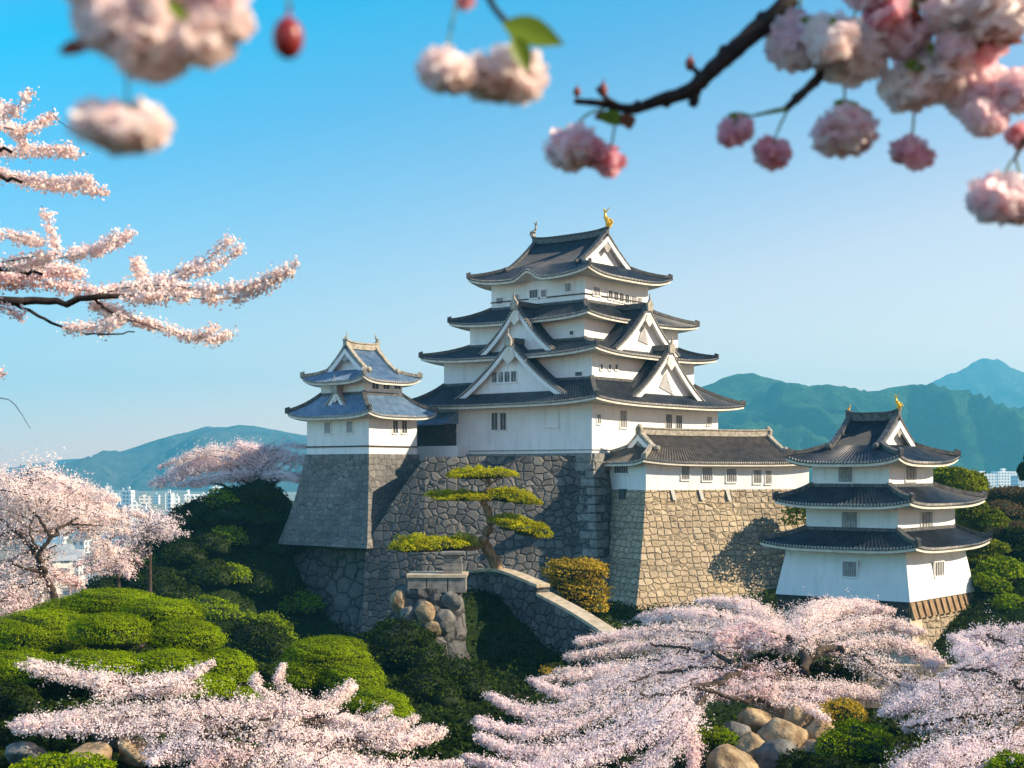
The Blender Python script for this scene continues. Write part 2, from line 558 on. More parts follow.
# ---------------------------------------------------------------- terrain
CTRL = [(0, 0, -1.8), (-6, 4, -1.9), (6, 4, -1.9), (-16, 16, -5.5), (16, 16, -5.5), (0, 22, -7.2), (-40, 10, -8), (40, 10, -8), (0, -20, -1.5), (-40, -20, -4), (40, -20, -4), (0, -55, -2), (-60, -55, -6), (60, -55, -6),
        (-14, 40, -10.8), (0, 42, -11.6), (15, 42, -12.0), (-40, 60, -12), (45, 60, -13), (-25, 60, -10.6),
        (7, 160, -10), (20, 168, -10), (-8, 170, -9), (25, 150, -12), (-60, 150, -24), (-45, 175, -26), (-95, 120, -26), (-70, 95, -16), (75, 120, -14), (90, 170, -22), (60, 190, -24), (0, 205, -24)]
for px, py, Y in [(60, 700, 57), (200, 712, 57), (120, 640, 70), (330, 712, 70), (370, 752, 62), (470, 720, 85), (470, 690, 95), (510, 700, 92),
                  (435, 640, 101), (560, 700, 88), (505, 584, 111), (560, 606, 108), (590, 620, 112), (640, 626, 118), (700, 618, 126), (450, 596, 106),
                  (400, 610, 118), (300, 655, 128), (230, 655, 125), (200, 605, 140), (115, 590, 150), (150, 552, 151), (205, 512, 152), (250, 494, 154),
                  (290, 489, 156), (222, 590, 141), (258, 640, 140), (285, 650, 139), (320, 652, 136), (360, 648, 133), (400, 636, 130), (440, 622, 128), (448, 606, 139), (500, 606, 131), (560, 606, 128), (310, 560, 156), (360, 560, 158), (150, 632, 122), (60, 622, 110), (0, 620, 95), (120, 605, 97),
                  (800, 622, 121), (900, 676, 106), (985, 655, 108), (1015, 560, 128), (1060, 505, 140), (985, 498, 150), (1015, 520, 138), (1100, 600, 110),
                  (250, 672, 92), (330, 690, 92), (280, 682, 106), (350, 672, 104), (415, 690, 90), (330, 665, 117), (200, 650, 92), (400, 660, 112), (240, 650, 112), (380, 720, 78), (440, 712, 82), (150, 640, 92), (200, 625, 118),
                  (490, 668, 101), (520, 672, 97), (555, 690, 93), (465, 650, 104), (620, 648, 100), (640, 690, 88), (955, 688, 104), (870, 690, 102), (770, 772, 66), (860, 790, 62), (1010, 790, 56), (900, 730, 75), (650, 770, 72), (600, 715, 82), (560, 740, 75), (790, 690, 85)]:
    q = P(px, py, Y)
    CTRL.append((q.x, q.y, q.z))
CT = np.array(CTRL)


def _phi(r):
    return np.where(r > 1e-6, r * r * np.log(r + 1e-9), 0.0)


_n = len(CT)
_K = _phi(np.linalg.norm(CT[:, None, :2] - CT[None, :, :2], axis=2)) + np.eye(_n) * 6.0
_Q = np.hstack([np.ones((_n, 1)), CT[:, :2]])
_A = np.block([[_K, _Q], [_Q.T, np.zeros((3, 3))]])
_w = np.linalg.solve(_A, np.concatenate([CT[:, 2], np.zeros(3)]))


def vnoise(x, y, s=0):
    """Smooth value noise, arrays in, -1..1 out."""
    xi, yi = np.floor(x).astype(np.int64), np.floor(y).astype(np.int64)
    fx, fy = x - xi, y - yi
    fx, fy = fx * fx * (3 - 2 * fx), fy * fy * (3 - 2 * fy)

    def h(a, b):
        q = (a * 374761393 + b * 668265263 + s * 974711) & 0x7fffffff
        q = ((q ^ (q >> 13)) * 1274126177) & 0x7fffffff
        return ((q ^ (q >> 16)) & 0xffff) / 32767.5 - 1
    return (h(xi, yi) * (1 - fx) + h(xi + 1, yi) * fx) * (1 - fy) + (h(xi, yi + 1) * (1 - fx) + h(xi + 1, yi + 1) * fx) * fy


def fbm(x, y, o=4, s=0):
    a, t = 0.5, 0
    for i in range(o):
        t = t + a * vnoise(x * 2 ** i, y * 2 ** i, s + i)
        a *= 0.5
    return t


PLAIN = -38.0


def land(x, y):
    x, y = np.asarray(x, float), np.asarray(y, float)
    xc, yc = np.clip(x, -110, 110), np.clip(y, -60, 210)
    sh = xc.shape
    d = np.sqrt((xc.ravel()[:, None] - CT[None, :, 0]) ** 2 + (yc.ravel()[:, None] - CT[None, :, 1]) ** 2)
    z = (_phi(d) @ _w[:_n] + _w[_n] + _w[_n + 1] * xc.ravel() + _w[_n + 2] * yc.ravel()).reshape(sh)
    z = z + 0.35 * fbm(x * 0.25, y * 0.25, 4)
    dx = np.clip((np.abs(x) - 55) / 60, 0, 1)
    dy = np.clip((y - 175) / 70, 0, 1)
    w = np.clip(np.maximum(dx * np.clip((y - 60) / 60, 0, 1), dy), 0, 1)
    w = w * w * (3 - 2 * w)
    z = z * (1 - w) + PLAIN * w
    return np.maximum(z, PLAIN)


def gz(x, y):
    return float(land(np.array([x]), np.array([y]))[0])


def sheet():
    xs = np.concatenate([-np.geomspace(5200, 100, 26), np.arange(-98, 98.1, 1.0), np.geomspace(100, 5200, 26)])
    ys = np.concatenate([[-60, -40, -25, -15], np.arange(-10, 200.1, 1.0), np.geomspace(205, 6400, 34)])
    X, Y = np.meshgrid(xs, ys)
    Z = land(X, Y)
    n, m = X.shape
    me = bpy.data.meshes.new('ground')
    V = np.stack([X, Y, Z], -1).reshape(-1, 3)
    i = np.arange((n - 1) * m).reshape(n - 1, m)[:, :-1].ravel()
    me.from_pydata(V.tolist(), [], np.stack([i, i + 1, i + m + 1, i + m], 1).tolist())
    me.materials.append(MATS['hill_grass'])
    me.polygons.foreach_set('use_smooth', [True] * len(me.polygons))
    o = bpy.data.objects.new('ground', me)
    COL.objects.link(o)
    tag(o, 'dark grassy castle hill falling to the hazy lowland', 'ground', kind='structure')


sheet()


def mountain(name, label, mat, D, prof, depth, seed, rough=0.16, spur=260.0):
    """A ridge whose crest follows a profile, with spurs and valleys running down both sides."""
    pr = sorted(((px - 512) * D / F, (HZ - py) * D / F) for px, py in prof)
    xs = np.linspace(pr[0][0], pr[-1][0], 320)
    crest = np.interp(xs, [p[0] for p in pr], [p[1] for p in pr])
    ts = np.linspace(-1, 1, 90)
    X, T = np.meshgrid(xs, ts)
    C = np.tile(crest, (len(ts), 1)) - PLAIN
    wob = 0.12 * fbm(X / (spur * 2.2), T * 0 + seed, 3, seed)
    tt = np.clip(np.abs(T + wob * (1 - np.abs(T))), 0, 1)
    base = (1 - tt) ** 1.25
    sp = 1 - np.abs(fbm(X / spur + 0.6 * T, T * depth / spur * 0.35, 5, seed + 3)) * 2.2
    Z = C * (base + rough * (sp - 0.55) * 4 * tt * (1 - tt) * 1.6)
    Z = Z + C * 0.05 * fbm(X / 60, T * depth / 60, 4, seed + 9) * (1 - np.abs(T))
    Z = np.maximum(Z, -2) + PLAIN
    n, m = X.shape
    V = np.stack([X, D + T * depth, Z], -1).reshape(-1, 3)
    i = np.arange((n - 1) * m).reshape(n - 1, m)[:, :-1].ravel()
    me = bpy.data.meshes.new(name)
    me.from_pydata(V.tolist(), [], np.stack([i, i + 1, i + m + 1, i + m], 1).tolist())
    me.materials.append(MATS[mat])
    me.polygons.foreach_set('use_smooth', [True] * len(me.polygons))
    o = bpy.data.objects.new(name, me)
    COL.objects.link(o)
    tag(o, label, 'mountain', kind='structure')


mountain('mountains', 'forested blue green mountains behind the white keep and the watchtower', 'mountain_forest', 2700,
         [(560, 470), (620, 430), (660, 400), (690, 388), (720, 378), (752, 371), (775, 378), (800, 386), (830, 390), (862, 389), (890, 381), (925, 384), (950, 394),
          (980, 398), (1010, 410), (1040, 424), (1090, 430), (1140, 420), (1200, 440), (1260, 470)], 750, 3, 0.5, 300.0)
mountain('mountains', 'single hazy cone shaped peak at the far right', 'hazed_mountain_forest', 4900,
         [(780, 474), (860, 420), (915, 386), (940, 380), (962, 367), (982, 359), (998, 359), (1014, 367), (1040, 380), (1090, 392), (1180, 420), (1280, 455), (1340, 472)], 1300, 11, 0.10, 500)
mountain('mountains', 'long hazy mountain beyond the town behind the left cherry trees', 'hazed_mountain_forest', 3600,
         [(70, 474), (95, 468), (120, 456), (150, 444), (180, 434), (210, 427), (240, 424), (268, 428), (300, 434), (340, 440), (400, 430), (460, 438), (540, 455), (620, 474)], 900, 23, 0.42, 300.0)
mountain('mountains', 'low pale ridge at the far left beyond the town', 'hazed_mountain_forest', 4700,
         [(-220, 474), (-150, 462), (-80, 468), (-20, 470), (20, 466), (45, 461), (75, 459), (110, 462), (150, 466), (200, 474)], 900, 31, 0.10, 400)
# ---------------------------------------------------------------- castle builders
class Bld:
    """A building's own frame: origin below its nearest corner, x along the left face towards that corner, y along the right face away from it."""

    def __init__(self, name, label, cat, px, Y, theta, z0):
        self.t = math.radians(theta)
        self.o = Vector(((px - 512) * Y / F, Y, z0))
        self.c, self.s = math.cos(self.t), math.sin(self.t)
        self.z0 = z0
        self.root = thing(name, label, cat, self.o, -self.t)

    def loc(self, w):
        d = Vector(w) - self.o
        return Vector((d.x * self.c - d.y * self.s, d.x * self.s + d.y * self.c, d.z))

    def rect(self, pxc, Yc, pxl, pxr):
        cx = (pxc - 512) * Yc / F
        l = self.loc((cx, Yc, self.z0))
        k = (pxl - 512) / F
        L = (cx - k * Yc) / (self.c + k * self.s)
        k = (pxr - 512) / F
        R = (k * Yc - cx) / (self.s - k * self.c)
        return (l.x - L, l.x, l.y, l.y + R)

    def hit(self, face, coord, px, py):
        d = Vector(((px - 512) / F, 1, (HZ - py) / F))
        o = -self.o
        ol = Vector((o.x * self.c - o.y * self.s, o.x * self.s + o.y * self.c, o.z))
        dl = Vector((d.x * self.c - d.y * self.s, d.x * self.s + d.y * self.c, d.z))
        k = (coord - ol.y) / dl.y if face == 'L' else (coord - ol.x) / dl.x
        p = ol + dl * k
        return (p.x if face == 'L' else p.y), p.z, k

    def M(self, face, coord):
        if face == 'L':
            return lambda a, n, z: (a, coord - n, z)
        return lambda a, n, z: (coord + n, a, z)


def grow(r, d):
    return (r[0] - d, r[1] + d, r[2] - d, r[3] + d)


def corners(r):
    return [(r[0], r[2]), (r[1], r[2]), (r[1], r[3]), (r[0], r[3])]


def prof(t):
    return 0.70 * t + 0.30 * t * t


def ribs(length, pitch=0.36):
    n = max(4, int(length / pitch))
    out = []
    for i in range(n):
        out += [((i + 0.02) / n, 0.0), ((i + 0.40) / n, 0.0), ((i + 0.55) / n, 0.075), ((i + 0.85) / n, 0.075)]
    out.append((1.0, 0.0))
    return out


def section(mb, pts, side, w, up0, up1):
    """A box-section band along pts: width w along the vector side, from up0 to up1 above the path."""
    s = Vector(side).normalized() * (w / 2)
    rows = []
    for p in pts:
        p = Vector(p)
        rows.append([p - s + Vector((0, 0, up0)), p + s + Vector((0, 0, up0)), p + s + Vector((0, 0, up1)), p - s + Vector((0, 0, up1))])
    o = len(mb.v)
    mb.grid(rows, closed=True)
    k = len(rows)
    mb.f.append((o, o + 1, o + 2, o + 3))
    mb.f.append(tuple(o + (k - 1) * 4 + q for q in (3, 2, 1, 0)))


def eaves(mb_s, mb_e, edge, wall, n=28, ends=0.28):
    """Plaster fascia and soffit under an eave line, and the row of round tile ends on it. edge(s), wall(s) give points."""
    rows = [[], [], [], []]
    for i in range(n + 1):
        s = i / n
        e, w = Vector(edge(s)), Vector(wall(s))
        d = Vector((w.x - e.x, w.y - e.y, 0))
        d = d.normalized() if d.length > 1e-6 else d
        rows[0].append(e + d * 0.10 + Vector((0, 0, -0.10)))
        rows[1].append(e + d * 0.12 + Vector((0, 0, -0.38)))
        rows[2].append(e + d * 0.45 + Vector((0, 0, -0.36)))
        rows[3].append(w)
    mb_s.grid(rows)
    L = (Vector(edge(1)) - Vector(edge(0))).length
    k = int(L / ends)
    for i in range(k):
        e = Vector(edge((i + 0.50) / k))
        w = Vector(wall((i + 0.50) / k))
        d = Vector((w.x - e.x, w.y - e.y, 0)).normalized() * 0.04
        a = Vector((d.y, -d.x, 0)).normalized()
        c = e - d + Vector((0, 0, -0.02))
        mb_e.prism([c + a * 0.11 * math.cos(q * math.pi / 3) + Vector((0, 0, 0.11 * math.sin(q * math.pi / 3))) for q in range(6)], d * 2.2)


def skirt(b, ro, ri, rw, ze, zt, lift, tile='roof_tile', ridge='ridge_tile', name='roof'):
    mt, mr, ms, me_ = MB(), MB(), MB(), MB()
    O, I, Wl = corners(ro), corners(ri), corners(grow(rw, -0.03))

    def pos(k, s, t):
        a, c = O[k], O[(k + 1) % 4]
        p, q = I[k], I[(k + 1) % 4]
        x = (a[0] + (c[0] - a[0]) * s) * (1 - t) + (p[0] + (q[0] - p[0]) * s) * t
        y = (a[1] + (c[1] - a[1]) * s) * (1 - t) + (p[1] + (q[1] - p[1]) * s) * t
        z = ze + (zt - ze) * prof(t) + lift * abs(2 * s - 1) ** 4 * (1 - t) ** 1.5
        return (x, y, z)
    for k in range(4):
        a, c = O[k], O[(k + 1) % 4]
        L = math.hypot(c[0] - a[0], c[1] - a[1])
        rb = ribs(L)
        rows = [[(pos(k, s, 0)[0], pos(k, s, 0)[1], pos(k, s, 0)[2] - 0.15) for s, h in rb]]
        for t in np.linspace(0, 1, 7):
            rows.append([(pos(k, s, t)[0], pos(k, s, t)[1], pos(k, s, t)[2] + h) for s, h in rb])
        mt.grid(rows)
        eaves(ms, me_, lambda s, k=k: pos(k, s, 0),
              lambda s, k=k: (Wl[k][0] + (Wl[(k + 1) % 4][0] - Wl[k][0]) * s, Wl[k][1] + (Wl[(k + 1) % 4][1] - Wl[k][1]) * s, ze - 0.12))
        hip = [Vector(pos(k, 0, t)) for t in np.linspace(0, 1, 8)]
        d = Vector((I[k][0] - O[k][0], I[k][1] - O[k][1], 0))
        section(mr, hip, (d.y, -d.x, 0), 0.42, 0.02, 0.36)
        tip = hip[0] - d.normalized() * 0.12
        mr.prism([tip + Vector((0, 0, -0.1)), tip + d.normalized() * 0.5 + Vector((0, 0, 0.1)), tip + d.normalized() * 0.45 + Vector((0, 0, 0.62)), tip + Vector((0, 0, 0.48))],
                 Vector((d.y, -d.x, 0)).normalized() * 0.3)
    # flashing against the wall above
    for k in range(4):
        p, q = I[k], I[(k + 1) % 4]
        mr.bar((p[0], p[1], zt + 0.1), (q[0], q[1], zt + 0.1), 0.24, 0.3)
    r = mt.build(name, tile, b.root)
    mr.build('ridge', ridge, r)
    ms.build('eave', 'eave_plaster', r)
    me_.build('eave_edge_tile', 'tile_end', r)
    return r


def fish(mb, p, d, h):
    """The roof-end fish: head down on the ridge, body curving up into a forked tail; d points outwards along the ridge."""
    p, d = Vector(p), Vector(d).normalized()
    u = Vector((0, 0, 1))
    path = [p + d * 0.20 * h + u * 0.02 * h, p + d * 0.24 * h + u * 0.2 * h, p + d * 0.12 * h + u * 0.42 * h, p - d * 0.02 * h + u * 0.6 * h, p - d * 0.02 * h + u * 0.78 * h, p + d * 0.06 * h + u * 0.9 * h]
    mb.tube(path, [0.16 * h, 0.20 * h, 0.15 * h, 0.10 * h, 0.06 * h, 0.03 * h], 8)
    s = Vector((d.y, -d.x, 0)) * 0.05 * h
    for q in (-1, 1):
        mb.prism([path[4] - s / 2, path[4] + d * 0.10 * h * q + u * 0.10 * h - s / 2, path[4] + d * (0.10 + 0.20 * q) * h + u * 0.30 * h - s / 2, path[4] + d * 0.06 * h + u * 0.14 * h - s / 2], s)
    mb.prism([path[1] + d * 0.15 * h - s / 2, path[2] + d * 0.14 * h - s / 2, path[2] + d * 0.26 * h + u * 0.06 * h - s / 2, path[1] + d * 0.30 * h - s / 2], s)
    for q in (-1, 1):
        e = Vector((d.y, -d.x, 0)) * 0.15 * h * q
        mb.prism([path[1] + e, path[1] + e * 2.0 + u * 0.16 * h, path[2] + e * 1.3 - u * 0.02 * h], d * 0.04 * h)


def irimoya(b, ro, rw, ze, zr, axis, tg, lift, tile='roof_tile', ridge='ridge_tile', orn='gold', fh=1.3, lf=0.85, bump=None, gw=True, sag=0.28, tri=True, bargem='eave_plaster', pr=prof):
    """Hip-and-gable roof. axis: which way the ridge runs."""
    cx, cy = (ro[0] + ro[1]) / 2, (ro[2] + ro[3]) / 2
    hx, hy = (ro[1] - ro[0]) / 2, (ro[3] - ro[2]) / 2
    A, B = (hx, hy) if axis == 'x' else (hy, hx)
    T = (lambda X, Y, z: (cx + X, cy + Y, z)) if axis == 'x' else (lambda X, Y, z: (cx + Y, cy + X, z))
    g = A - B * tg
    H = zr - ze
    Z = lambda t: ze + H * pr(t)
    up = lambda s, t: lift * abs(s) ** 4 * max(0, 1 - t / tg) ** 1.5
    mt, mr, ms, me_ = MB(), MB(), MB(), MB()
    mw, mo, pendants = MB(), MB(), []
    half = lambda t: A - (A - g) * min(t / tg, 1)
    tl = list(np.linspace(0, tg, 5)) + list(np.linspace(tg, 1, 7))[1:]
    for sg in (-1, 1):
        def pos(s, t, sg=sg):
            u = 2 * s - 1
            z = Z(t) + up(u, t)
            if bump and sg == bump[0]:
                z += bump[2] * math.exp(-((s - bump[1]) / bump[3]) ** 2) * max(0, 1 - t / 0.5) ** 2
            z += sag * abs(u) ** 4 * max(0, (t - tg) / (1 - tg)) ** 2
            return T(u * half(t), sg * B * (1 - t), z)
        rb = ribs(2 * A)
        rows = [[(*pos(s, 0)[:2], pos(s, 0)[2] - 0.15) for s, h in rb]]
        for t in tl:
            rows.append([(*pos(s, t)[:2], pos(s, t)[2] + h) for s, h in rb])
        mt.grid(rows)
        wy = (rw[2] if sg < 0 else rw[3]) if axis == 'x' else (rw[0] if sg < 0 else rw[1])
        wa, wb = (rw[0], rw[1]) if axis == 'x' else (rw[2], rw[3])
        wp = lambda s, wy=wy: (wa + (wb - wa) * s, wy, ze - 0.12) if axis == 'x' else (wy, wa + (wb - wa) * s, ze - 0.12)
        eaves(ms, me_, lambda s: pos(s, 0), wp)
        # end skirts
        def pe(s, t, sg=sg):
            u = 2 * s - 1
            return T(sg * (A - (A - g) * t / tg), u * B * (1 - t), Z(t) + up(u, t))
        rb = ribs(2 * B)
        rows = [[(*pe(s, 0)[:2], pe(s, 0)[2] - 0.15) for s, h in rb]]
        for t in np.linspace(0, tg, 6):
            rows.append([(*pe(s, t)[:2], pe(s, t)[2] + h) for s, h in rb])
        rows.append([T(sg * (g - 0.9), (2 * s - 1) * B * (1 - tg), Z(tg) + 0.02) for s, h in rb])
        mt.grid(rows)
        wy = (rw[0] if sg < 0 else rw[1]) if axis == 'x' else (rw[2] if sg < 0 else rw[3])
        wa2, wb2 = (rw[2], rw[3]) if axis == 'x' else (rw[0], rw[1])
        wp = lambda s, wy=wy: (wy, wa2 + (wb2 - wa2) * s, ze - 0.12) if axis == 'x' else (wa2 + (wb2 - wa2) * s, wy, ze - 0.12)
        eaves(ms, me_, lambda s: pe(s, 0), wp)
        # gable wall
        tt = np.linspace(tg, 1, 9)
        k = g - 0.75
        pts = [T(sg * k, -B * (1 - t), Z(t) - 0.02) for t in tt] + [T(sg * k, B * (1 - t), Z(t) - 0.02) for t in tt[::-1][1:]]
        e = Vector(T(sg * 0.12, 0, 0)) - Vector(T(0, 0, 0))
        if tri:
            mw.prism(pts, e)
            # a pendant board below the apex and a small vent
            c = Vector(T(sg * (g - 0.1), 0, Z(1) - 0.75))
            y = Vector(T(0, 1, 0)) - Vector(T(0, 0, 0))
            hh = H * (1 - pr(tg))
            mg = MB()
            mg.prism([c + y * 0.12 * hh, c + y * 0.20 * hh - Vector((0, 0, 0.16 * hh)), c - Vector((0, 0, 0.34 * hh)), c - y * 0.20 * hh - Vector((0, 0, 0.16 * hh)), c - y * 0.12 * hh], e)
            pendants.append(mg)
        for q in (-1, 1):
            pth = [T(sg * (g - 0.02), q * B * (1 - t), Z(t)) for t in tt]
            ax = Vector(T(1, 0, 0)) - Vector(T(0, 0, 0))
            section(mw, pth, ax, 0.22, -0.62, -0.06)
            pth2 = [T(sg * (g - 0.25), q * B * (1 - t), Z(t) + sag * max(0, (t - tg) / (1 - tg)) ** 2) for t in np.linspace(tg * 0.75, 1, 10)]
            section(mr, pth2, ax, 0.5, 0.03, 0.36)
            en = Vector(pth2[0])
            mr.blob(en + Vector((0, 0, 0.35)), 0.30, seg=8, ring=5)
            hip = [T(sg * (A - (A - g) * t / tg), q * B * (1 - t), Z(t) + up(1, t)) for t in np.linspace(0, tg, 6)]
            d = Vector(hip[-1]) - Vector(hip[0])
            d.z = 0
            section(mr, hip, (d.y, -d.x, 0), 0.42, 0.02, 0.34)
            dn = d.normalized()
            tip = Vector(hip[0]) - dn * 0.12
            mr.prism([tip + Vector((0, 0, -0.1)), tip + dn * 0.5 + Vector((0, 0, 0.1)), tip + dn * 0.45 + Vector((0, 0, 0.62)), tip + Vector((0, 0, 0.48))], Vector((d.y, -d.x, 0)).normalized() * 0.3)
    ax = Vector(T(1, 0, 0)) - Vector(T(0, 0, 0))
    sd = Vector(T(0, 1, 0)) - Vector(T(0, 0, 0))
    pth = [T(u * (g + 0.05), 0, Z(1) + sag * abs(u) ** 4) for u in np.linspace(-1, 1, 15)]
    section(mr, pth, sd, 0.55, -0.05, 0.55)
    section(mr, pth, sd, 0.75, 0.55, 0.68)
    r = mt.build('roof', tile, b.root)
    mr.build('ridge', ridge, r)
    ms.build('eave', 'eave_plaster', r)
    me_.build('eave_edge_tile', 'tile_end', r)
    if tri:
        mw.build('gable', 'white_plaster', r)
        for mg in pendants:
            mg.build('gable_pendant', 'window_bar', r)
    for sg in (-1, 1):
        f = MB()
        e = T(sg * (g - 0.25), 0, Z(1) + sag + 0.62)
        if fh:
            fish(f, e, ax * sg, fh if sg > 0 else fh * lf)
            f.build('roof_fish', orn if not isinstance(orn, tuple) else orn[(sg + 1) // 2], r, smooth=False)
        else:
            f.prism([Vector(e) + sd * 0.45 + Vector((0, 0, -0.9)), Vector(e) + sd * 0.5 - Vector((0, 0, 0.1)), Vector(e) + Vector((0, 0, 0.35)), Vector(e) - sd * 0.5 - Vector((0, 0, 0.1)), Vector(e) - sd * 0.45 + Vector((0, 0, -0.9))], ax * sg * 0.3)
            f.build('ridge_end_tile', ridge, r)
    return r


def dormer(b, M, c, hw, zb, h, nf, nb, tile='roof_tile', ridge='ridge_tile', lattice=None, orn='pale_ridge_tile'):
    """A triangular gable standing on a roof skirt; M maps (along, outwards, up) to the building."""
    pf = lambda t: 0.62 * t + 0.38 * t * t
    mt, mr, mw, mo = MB(), MB(), MB(), MB()
    Z = lambda t: zb + h * pf(t)
    rb = ribs(nf - nb)
    for sg in (-1, 1):
        rows = []
        for t in np.linspace(0, 1, 9):
            rows.append([M(c + sg * hw * (1 - t), nb + (nf - nb) * s, Z(t) + hh) for s, hh in rb])
        mt.grid(rows)
        und = [[M(c + sg * hw * (1 - t), n, Z(t) - 0.22) for n in (nb, nf)] for t in np.linspace(0, 1, 9)]
        mw.grid(und)
        tt = np.linspace(0, 1, 11)
        n0, n1 = nf - 0.18, nf + 0.06
        rows = [[M(c + sg * hw * (1 - t), n0, Z(t) - 0.06), M(c + sg * hw * (1 - t), n1, Z(t) - 0.06), M(c + sg * (hw * (1 - t)), n1, Z(t) - 0.62), M(c + sg * hw * (1 - t), n0, Z(t) - 0.62)] for t in tt]
        mw.grid(rows, closed=True)
        rows = [[M(c + sg * hw * (1 - t), nf - 0.45, Z(t) + 0.03), M(c + sg * hw * (1 - t), nf + 0.10, Z(t) + 0.03), M(c + sg * hw * (1 - t), nf + 0.10, Z(t) + 0.32), M(c + sg * hw * (1 - t), nf - 0.45, Z(t) + 0.32)] for t in tt]
        mr.grid(rows, closed=True)
        mr.poly(rows[0])
        # dotted row of verge tile ends
        for i in range(int(hw / 0.23)):
            t = (i + 0.5) / int(hw / 0.23)
            p = Vector(M(c + sg * hw * (1 - t), nf + 0.12, Z(t) + 0.12))
            mo.blob(p, 0.11, seg=6, ring=4)
    tt = np.linspace(0.03, 1, 10)
    pts = [M(c - hw * (1 - t), nf - 0.8, Z(t) - 0.2) for t in tt] + [M(c + hw * (1 - t), nf - 0.8, Z(t) - 0.2) for t in tt[::-1][1:]]
    mw.prism(pts, Vector(M(0, 0.12, 0)) - Vector(M(0, 0, 0)))
    a = Vector(M(1, 0, 0)) - Vector(M(0, 0, 0))
    section(mr, [M(c, n, Z(1)) for n in np.linspace(nb, nf + 0.1, 6)], a, 0.5, -0.05, 0.55)
    e = Vector(M(c, nf + 0.1, Z(1)))
    o = Vector(M(0, 0.25, 0)) - Vector(M(0, 0, 0))
    fin = MB()
    fin.prism([e - a * 0.45 - Vector((0, 0, 0.35)), e - a * 0.5 + Vector((0, 0, 0.35)), e + Vector((0, 0, 0.95)), e + a * 0.5 + Vector((0, 0, 0.35)), e + a * 0.45 - Vector((0, 0, 0.35))], o)
    fin.tube([e + o * 0.5 + Vector((0, 0, 0.8)), e + o * 0.5 + Vector((0, 0, 1.5))], [0.10, 0.05], 6)
    r = mt.build('gable_roof', tile, b.root)
    mr.build('ridge', ridge, r)
    mo.build('eave_edge_tile', 'tile_end', r)
    mw.build('gable', 'white_plaster', r)
    fin.build('ridge_end_tile', orn, r)
    pend = MB()
    y = o.normalized()
    q = e + y * -0.02 - Vector((0, 0, 0.75))
    k = h * 0.13
    pend.prism([q + a * 0.7 * k, q + a * 1.1 * k - Vector((0, 0, k)), q - Vector((0, 0, 2.0 * k)), q - a * 1.1 * k - Vector((0, 0, k)), q - a * 0.7 * k], o * 0.5)
    pend.build('gable_pendant', 'eave_plaster', r)
    return r


def window(b, M, a, z, w, h, bars=4, pane='window_dark', bar='window_bar', n=0.0, name='window'):
    m = MB()
    m.box(a - w / 2, a + w / 2, n - 0.10, n + 0.02, z - h / 2, z + h / 2, M)
    r = m.build(name, pane, b.root)
    f = MB()
    k = 0.09
    f.box(a - w / 2 - k, a - w / 2, n - 0.05, n + 0.10, z - h / 2 - k, z + h / 2 + k, M)
    f.box(a + w / 2, a + w / 2 + k, n - 0.05, n + 0.10, z - h / 2 - k, z + h / 2 + k, M)
    f.box(a - w / 2, a + w / 2, n - 0.05, n + 0.09, z + h / 2, z + h / 2 + k, M)
    f.box(a - w / 2 - k, a + w / 2 + k, n - 0.06, n + 0.13, z - h / 2 - k - 0.06, z - h / 2 - 0.002, M)
    f.build('window_frame', 'white_plaster', r)
    if bars:
        g = MB()
        for i in range(bars):
            x = a - w / 2 + w * (i + 1) / (bars + 1)
            g.box(x - 0.055, x + 0.055, n + 0.022, n + 0.085, z - h / 2 + 0.002, z + h / 2 - 0.002, M)
        g.build('lattice', bar, r)
    return r


def winpx(b, face, coord, px, py, wpx, hpx, **kw):
    a, z, k = b.hit(face, coord, px, py)
    a2, _, _ = b.hit(face, coord, px + wpx, py)
    return window(b, b.M(face, coord), a, z, abs(a2 - a), hpx * k / F, **kw)


def wall(b, r, z0, z1, batter=0.0, mat='white_plaster'):
    m = MB()
    o = grow(r, batter)
    vs = [(*p, z0) for p in corners(o)] + [(*p, z1) for p in corners(r)]
    m.add(vs, [(3, 2, 1, 0), (4, 5, 6, 7)] + [(i, (i + 1) % 4, 4 + (i + 1) % 4, 4 + i) for i in range(4)])
    return m.build('wall', mat, b.root)


def band(b, r, z, h, mat='dark_wood', name='trim_band', d=0.05):
    m = MB()
    o = grow(r, d)
    for k in range(4):
        p, q = corners(o)[k], corners(o)[(k + 1) % 4]
        m.bar((p[0], p[1], z), (q[0], q[1], z), 2 * d + 0.02, h)
    return m.build(name, mat, b.root)


